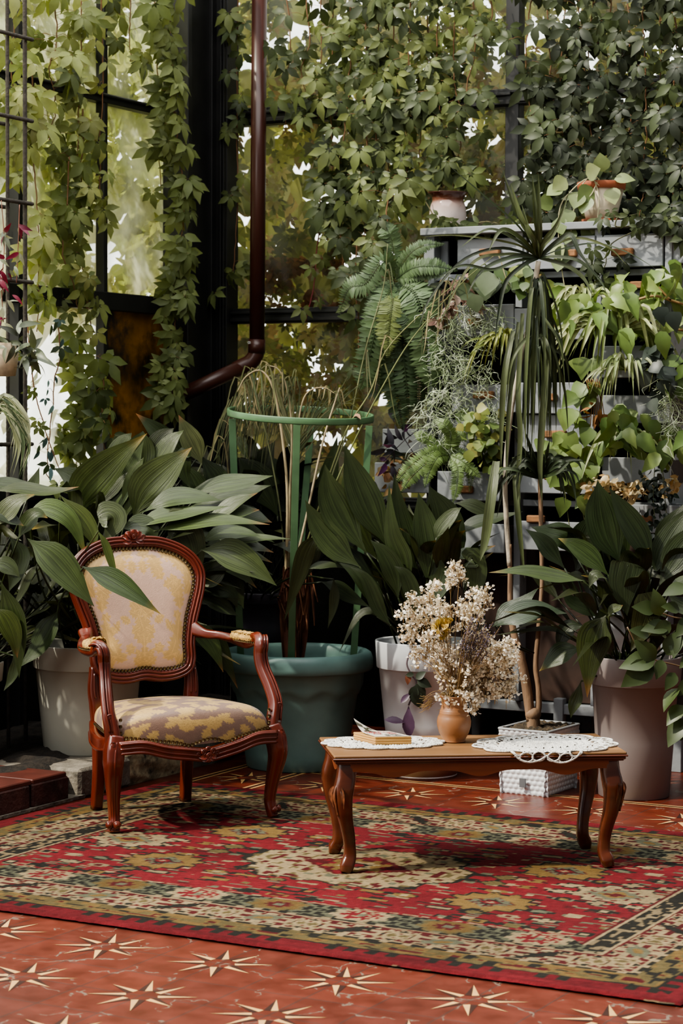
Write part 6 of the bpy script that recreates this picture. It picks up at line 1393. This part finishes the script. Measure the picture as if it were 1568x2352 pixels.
# ------------------------------------------------------------------ creeper strands hanging inside the glass
CRM=mat('creeper_leaf',rough=.5,spec=.35,var=.16,nscale=18,attr=True,transl=.30,tcol=1.5)
VST=mat('creeper_stem',rough=.8,var=.2,attr=True)
G1=[(.125,.155,.055),(.150,.178,.064),(.105,.130,.050)]; G2=[(.060,.080,.034),(.075,.096,.038),(.048,.064,.028)]; G3=[(.22,.25,.09),(.28,.30,.12),(.17,.20,.075)]; GD=[(.030,.040,.022),(.042,.054,.027),(.026,.034,.020)]  # extra light on the left strands is put into G1 and G3
def strand(label,px,plane,n,size,cols,group=None,tpl=None,stemc=(.17,.085,.04),wander=10,name='creeper_strand',spread=16,off=.0):
    n=max(8,int(n*(.58 if plane[0]=='L' else .46)))
    P=[(onL(x,y,plane[1]+off) if plane[0]=='L' else onB(x,y,plane[1]-off)) for x,y in px]
    S=smooth(P,max(20,n*2)); S=S+np.cumsum(rng.normal(size=S.shape),0)*.0022*A(1,.6,.2)
    o=thing(name,label,'vine',S[0],0,group); Y=S[:,1].mean(); sz=size/ppm(Y)
    mb=MB(); sweep(mb,S,[.0034,.0022],k=4,C=stemc)
    k=np.sort(rng.integers(0,len(S),n)); side=rng.choice([-1,1],n); out=A(.6,-.8,0) if plane[0]=='L' else A(-.25,-.95,0)
    B0=S[k]; tip=B0+np.c_[side*rng.uniform(.1,1.,n)*spread/ppm(Y)*1.6,-rng.uniform(.01,.08,n),rng.uniform(-.02,.03,n)]
    for a,b in zip(B0,tip): sweep(mb,[a,(a+b)/2+UP*.012,b],.0011,k=3,C=A(*stemc)*1.1)
    mb.build('stem',VST,o)
    D=norm(np.c_[side*rng.uniform(-.2,.75,n),-.15+0*side,-1+0*side]+rvec(n)*.18); Nn=norm(out+A(0,0,.30)+rvec(n)*.34)
    s_=sz*.70*rng.uniform(.62,1.2,n); cc=pick(cols,n,.13); mb=MB(); w3=rng.random(n)<.22
    inst(mb,tpl or CP5,basis(D[~w3],Nn[~w3]),tip[~w3],s_[~w3],cc[~w3]); inst(mb,CP3,basis(D[w3],Nn[w3]),tip[w3],s_[w3],cc[w3])
    mb.build('leaves',CRM,o); return o
PL=('L',-5.78)
strand('dense leafy creeper hanging all the way down the black corner column',[(398,-40),(392,200),(412,420),(404,600),(398,800),(382,950)],('L',-5.72),200,64,G1+G3[2:],wander=6,spread=15,off=.05)
strand('second creeper hanging on the left face of the black corner column, upper half',[(352,-40),(358,150),(362,300),(372,440)],('L',-5.76),24,64,G1,spread=14)
strand('thick leafy creeper in the middle of the left windows, ending low near the amber sheet',[(190,250),(185,420),(188,560),(205,700),(212,850),(205,960),(195,1075)],PL,120,74,G3+G1,spread=24)
strand('bushy creeper crossing the middle left window bar',[(160,360),(150,480),(140,580),(165,650),(180,720)],PL,26,66,G3+G1,spread=28)
strand('pale creeper hanging along the left window post from the top edge',[(232,-40),(236,120),(232,300),(230,430),(228,520)],PL,26,56,G3,spread=14)
strand('pale creeper with long bare reddish stem left of the left window post',[(190,-40),(190,100),(197,240),(196,400),(200,500)],PL,34,60,G3+G1,spread=22)
strand('yellow green creeper in the upper left, between the rusty bars and the window post',[(120,-40),(125,80),(110,160),(118,240),(110,330)],PL,60,66,G3+G1,spread=44)
strand('short creeper tuft at the top of the left window',[(290,-40),(295,60),(300,140)],PL,26,72,G1+G3,spread=34)
strand('sunlit creeper climbing just right of the outer rusty bar',[(72,120),(75,300),(74,420),(80,560),(82,680),(75,760)],('L',-5.66),44,76,[(.30,.34,.12),(.24,.29,.10),(.36,.38,.16)],spread=16)  # sunlight put into the paler leaf colours
strand('sunlit creeper behind the rusty bars at the left edge',[(30,-40),(28,100),(35,250),(30,420)],('L',-5.72),40,78,G3,spread=18)
strand('thin bare creeper slanting down across the bright lower left pane',[(55,660),(70,820),(88,920),(115,1010),(148,1100)],('L',-5.66),14,44,G1,spread=12,stemc=(.25,.11,.05))
strand('slender dark creeper with narrow leaves in the bright lower left pane',[(135,740),(132,830),(120,900),(112,1000),(105,1080),(120,1110)],('L',-5.72),34,40,[(.05,.085,.10),(.04,.06,.035),(.10,.16,.19)],spread=12,tpl=leaf_tpl(4,.18,fold=.3,curl=.2))  # bluish reflected light put into the leaf colours
strand('lone leafy creeper beside the amber sheet at its left edge',[(236,820),(235,900),(232,980),(238,1040)],('L',-5.70),16,72,G2+G1,spread=20)
PB=('B',9.2)
strand('narrow creeper between the brown drainpipe and the corner column',[(548,-40),(545,150),(548,300),(552,450),(545,600),(525,680)],PB,52,56,G1+G2,spread=14)
gb='creepers curtaining the middle back window'
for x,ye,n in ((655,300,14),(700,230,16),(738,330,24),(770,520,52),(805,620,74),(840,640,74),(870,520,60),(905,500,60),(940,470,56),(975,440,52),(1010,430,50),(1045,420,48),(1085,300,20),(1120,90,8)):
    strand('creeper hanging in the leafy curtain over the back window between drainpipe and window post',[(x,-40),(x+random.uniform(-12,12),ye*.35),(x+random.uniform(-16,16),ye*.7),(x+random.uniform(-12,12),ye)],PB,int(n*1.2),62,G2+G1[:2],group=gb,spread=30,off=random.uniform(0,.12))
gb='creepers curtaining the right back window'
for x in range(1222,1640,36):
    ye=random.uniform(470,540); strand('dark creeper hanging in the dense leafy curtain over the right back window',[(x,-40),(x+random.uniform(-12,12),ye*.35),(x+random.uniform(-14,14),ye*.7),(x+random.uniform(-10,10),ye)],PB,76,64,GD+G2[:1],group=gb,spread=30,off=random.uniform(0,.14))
strand('creeper tangle growing over the large fern and the left end of the cabinet',[(900,420),(890,520),(900,600),(905,690),(895,790)],('B',8.62),52,66,G1+G2,spread=44,off=.08)
strand('creeper hanging left of the large fern with a long red stem',[(820,560),(822,650),(830,760),(826,860)],('B',8.9),26,62,G2,spread=26)
strand('thin red stemmed creeper hanging over the lower back window',[(735,450),(728,560),(720,660),(705,740)],PB,9,44,G1,spread=14,stemc=(.22,.04,.05))
strand('creeper leaves spilling around the speckled pot along the cabinet top',[(960,430),(1000,500),(1060,520),(1110,510),(1160,515)],('B',8.80),30,50,G2+G1[:1],spread=24,stemc=(.10,.09,.04))
strand('creeper leaves spilling over the cabinet top beside the cream flowerpot',[(1420,490),(1410,520),(1470,520),(1400,560),(1385,610),(1370,650)],('B',8.66),36,44,GD+G2,spread=24,stemc=(.08,.08,.04))
strand('creeper leaves trailing along the right end of the cabinet top',[(1480,500),(1530,505),(1570,520),(1600,560)],('B',8.7),36,62,GD+G2,spread=26,stemc=(.08,.08,.04))

# ------------------------------------------------------------------ brown drainpipe
PIPE=mat('brown_pipe',(.050,.016,.011),rough=.32,spec=.5,var=.1)
Yp=onB(590,600,9.05)[1]
dp=thing('drainpipe','brown drainpipe with an elbow running down in front of the back window corner','drainpipe',at(588,800,Yp))
rp=17.5/ppm(Yp)
mb=MB(); sweep(mb,[at(596,-60,Yp),at(590,785,Yp)],rp,k=28); mb.build('pipe',PIPE,dp)
mb=MB(); sweep(mb,[at(589.5,780,Yp),at(589,812,Yp)],rp*1.12,k=28); sweep(mb,smooth([at(588.5,800,Yp),at(587,815,Yp),at(575,832,Yp-.0),at(556,842,Yp+.0),at(540,850,Yp)],16),rp*1.06,k=28); mb.build('elbow',PIPE,dp)
mb=MB(); sweep(mb,[at(566,838,Yp),at(380,925,Yp-.05)],rp*.98,k=28); mb.build('lower_pipe',PIPE,dp)
mb=MB(); cbox(mb,at(572,787,Yp-rp),(.007,.003,.006)); mb.build('white_clip',mat('white_clip',(.6,.6,.58)),dp)

# ------------------------------------------------------------------ rusty bar rack at the left edge
RUST=mat('ribbed_bar',(.055,.047,.038),rough=.8,var=.4,nscale=40,bump=.4,bscale=90)
aK=-5.52
rk=thing('bar_rack','rack of ribbed steel bars with pots at the far left edge','rack',onL(58,900,aK)*A(1,1,0)+UP*.1)
zlo=.10; zhi=4.1
def rebar(mb,p,q,r):
    L_=np.linalg.norm(q-p); n=int(L_/.012); t=np.linspace(0,1,n); P=p+(q-p)*t[:,None]; m_=r*(1+.10*(np.arange(n)%2)); sweep(mb,P,np.array(m_),k=8)
for x,r in ((58,.0088),(18,.0075),(-60,.0088)):
    p=onL(x,900,aK); p0=A(p[0],p[1],zlo); p1=A(p[0],p[1],zhi); mb=MB(); rebar(mb,p0,p1,r); mb.build('upright',RUST,rk)
for y in (92,279,469,649,835,1020):
    p=onL(68,y,aK-.0); b_=p@N2; mb=MB(); rebar(mb,W(aK+.015,b_,p[2]),W(aK+.015,b_-.55,p[2]),.0085); mb.build('rung',RUST,rk)
for y in (279,469): 
    p=onL(15,y+8,aK-.15); b_=p@N2; mb=MB(); rebar(mb,W(aK-.14,b_,p[2]),W(aK-.14,b_-.4,p[2]),.0085); mb.build('rung',RUST,rk)
qa=onL(2,845,aK+.06); pa=qa.copy()
tp=thing('rack_pot','small weathered cream pot with striped trailing leaves held in the rack','potted plant',pa)
mb=MB(); lathe(mb,np.array([(.03,-.03),(.052,-.028),(.060,.02),(.066,.085),(.060,.088),(.050,.03)])*1.15,pa,36); mb.build('pot',mat('weathered_cream',(.52,.42,.30),rough=.9,var=.3,nscale=25),tp)
mb=MB(); Ya=pa[1]
leaves(mb,pxs([(50,775,18),(40,790,20),(62,800,22),(75,815,20),(85,800,14),(55,760,12),(90,825,12),(20,785,14)],34,Ya-.06,.03),44/ppm(Ya),LN,[(.10,.12,.075),(.20,.23,.17),(.055,.06,.045)],.4,.9,.7); mb.build('leaves',LEAFM,tp)
rd=thing('red_striped_plant','dark red and striped trailing plant hanging in the rack at the left edge','houseplant',onL(8,560,aK+.05)); mb=MB()
leaves(mb,pxs([(5,540,14),(8,580,14),(15,625,16),(10,655,14),(12,690,14),(5,730,14),(45,520,8),(40,580,6)],44,Ya-.05,.03),30/ppm(Ya),LN,[(.16,.012,.035),(.10,.01,.03),(.22,.25,.18),(.30,.31,.22)],.8,.9,.6); mb.build('leaves',LEAFM,rd)
mb=MB()
for s in ([(3,460),(10,560),(4,660),(8,740)],[(45,470),(42,560),(38,650)]): tube(mb,[at(x,y,Ya-.04) for x,y in s],.002,5,16,C=(.20,.08,.05))
mb.build('stems',STK,rd)
spl=thing('spider_plant','spider plant with curling striped leaves at the far left edge below the rack pot','houseplant',at(-20,960,Ya)); mb=MB()
for k in range(30):
    a=random.uniform(-.2,1.); l=random.uniform(50,120); x1=-10+l*.5*random.uniform(.3,1); y1=945-random.uniform(0,40); x2=min(66,-10+l*.75); y2=960+random.uniform(20,150)
    blade(mb,[at(-25,975,Ya),at(x1*.6,y1,Ya-.05),at(x2,(y1+y2)/2,Ya-.06),at(x2-random.uniform(0,25),y2,Ya-.05)],.017,A(0,-.8,.6),.35,[.6,1,1,.9,.6,.2,0],16,A(*random.choice([(.26,.28,.16),(.10,.14,.07),(.35,.37,.24)])),m=5)
mb.build('blades',LEAFM,spl)

# ------------------------------------------------------------------ outside the glass: leaves on the panes, shrubs, ground
OUT=mat('outdoor_leaf',rough=.6,spec=.2,var=.2,nscale=8,attr=True,transl=.55,tcol=2.0)
def cloud(name,P,size,cols,Nn,tpl,j=.2):
    n=len(P); mb=MB(); D=norm(rvec(n)*A(.8,.5,.5)+A(0,0,-.8)); inst(mb,tpl,basis(D,norm(Nn+rvec(n)*.5)),P,size*rng.uniform(.6,1.3,n),pick(cols,n,j)); return tag(mb.build(name,OUT),kind='stuff')
def scat(plane,n,fn,d0,d1,x0,x1,y0,y1):
    o=[]
    while len(o)<n:
        x,y=rng.uniform(x0,x1),rng.uniform(y0,y1); 
        if rng.random()>fn(x,y): continue
        d=rng.uniform(d0,d1)**1.0; o.append(onL(x,y,LA-d) if plane=='L' else onB(x,y,BBW+d))
    return np.array(o)
nz=lambda x,y,s,k: vnoise(np.array(x/s),np.array(y/s),k)
fL=lambda x,y: (0.15+.95*(nz(x,y,55,3)>.36))*(1 if y<690 else (.12 if x<240 else .0))*(.45 if (120<x<330 and 330<y<520 and nz(x,y,60,5)>.4) else 1)
YEL=[(.30,.32,.14),(.24,.27,.11),(.36,.37,.18),(.18,.21,.09),(.20,.20,.09)]
cloud('outdoor_creeper_leaves',scat('L',760,fL,.03,.45,-60,400,-60,1100),.085,YEL,A(.85,-.5,0),CP5)
BRN=[(.22,.22,.10),(.15,.165,.07),(.28,.28,.14),(.19,.13,.085),(.10,.115,.055),(.33,.29,.18),(.07,.08,.04)]
fB=lambda x,y: (.12+1.*(nz(x,y,48,13)>(.50 if y<700 else .34)))*(1. if y>230 else .75)
cloud('outdoor_creeper_leaves',scat('B',3000,fB,.03,.5,520,1700,-80,1060),.062,BRN,A(-.4,-.9,0),CP5)
RB=[(.17,.07,.04),(.13,.05,.03),(.22,.11,.06),(.10,.05,.03)]
cloud('outdoor_dead_leaves',scat('B',420,lambda x,y:1.*(nz(x,y,40,17)>.35),.03,.15,610,800,590,720),.042,RB,A(-.4,-.9,0),OV)
DKB=[(.06,.07,.03),(.10,.105,.045),(.14,.14,.055),(.09,.07,.04),(.18,.18,.075)]
fS=lambda x,y: .1+1.*(nz(x,y,70,23)>(.30 if y>700 else .40 if y>300 else .54))
cloud('outdoor_shrubbery',scat('B',1900,fS,.9,2.6,500,1750,-100,1150),.19,DKB,A(-.3,-.9,.2),OV)
fS2=lambda x,y: (.1+1.*(nz(x,y,60,29)>.40))*(1 if y<740 else .1)
cloud('outdoor_shrubbery',scat('L',800,fS2,.8,2.5,-120,420,-100,1150),.19,[(.20,.22,.08),(.28,.28,.12),(.12,.14,.05)],A(.8,-.5,.2),OV)
GRD=mat('outside_ground',(.42,.40,.32),rough=1,var=.3,nscale=2)
mb=MB(); mb.add([A(-30,-5,-.05),A(30,-5,-.05),A(30,60,-.05),A(-30,60,-.05)],np.array([[0,1,2,3]])); struct(mb,'ground',GRD)
mb=MB()
tr_=thing('garden_tree','bare garden tree trunk seen dimly through the back window','tree',W(-4.4,11.4,-.05)); 
for a_,r in ((-4.4,.05),): sweep(mb,smooth([W(a_,11.4,-.05),W(a_+.05,11.4,1.2),W(a_-.05,11.45,2.6),W(a_+.1,11.5,4.6)],24),[r,r*.8,r*.5],k=9)
sweep(mb,smooth([W(-4.36,11.4,1.8),W(-4.0,11.5,2.6),W(-3.7,11.5,3.6)],14),[.025,.012],k=7); mb.build('trunk',BRK,tr_)
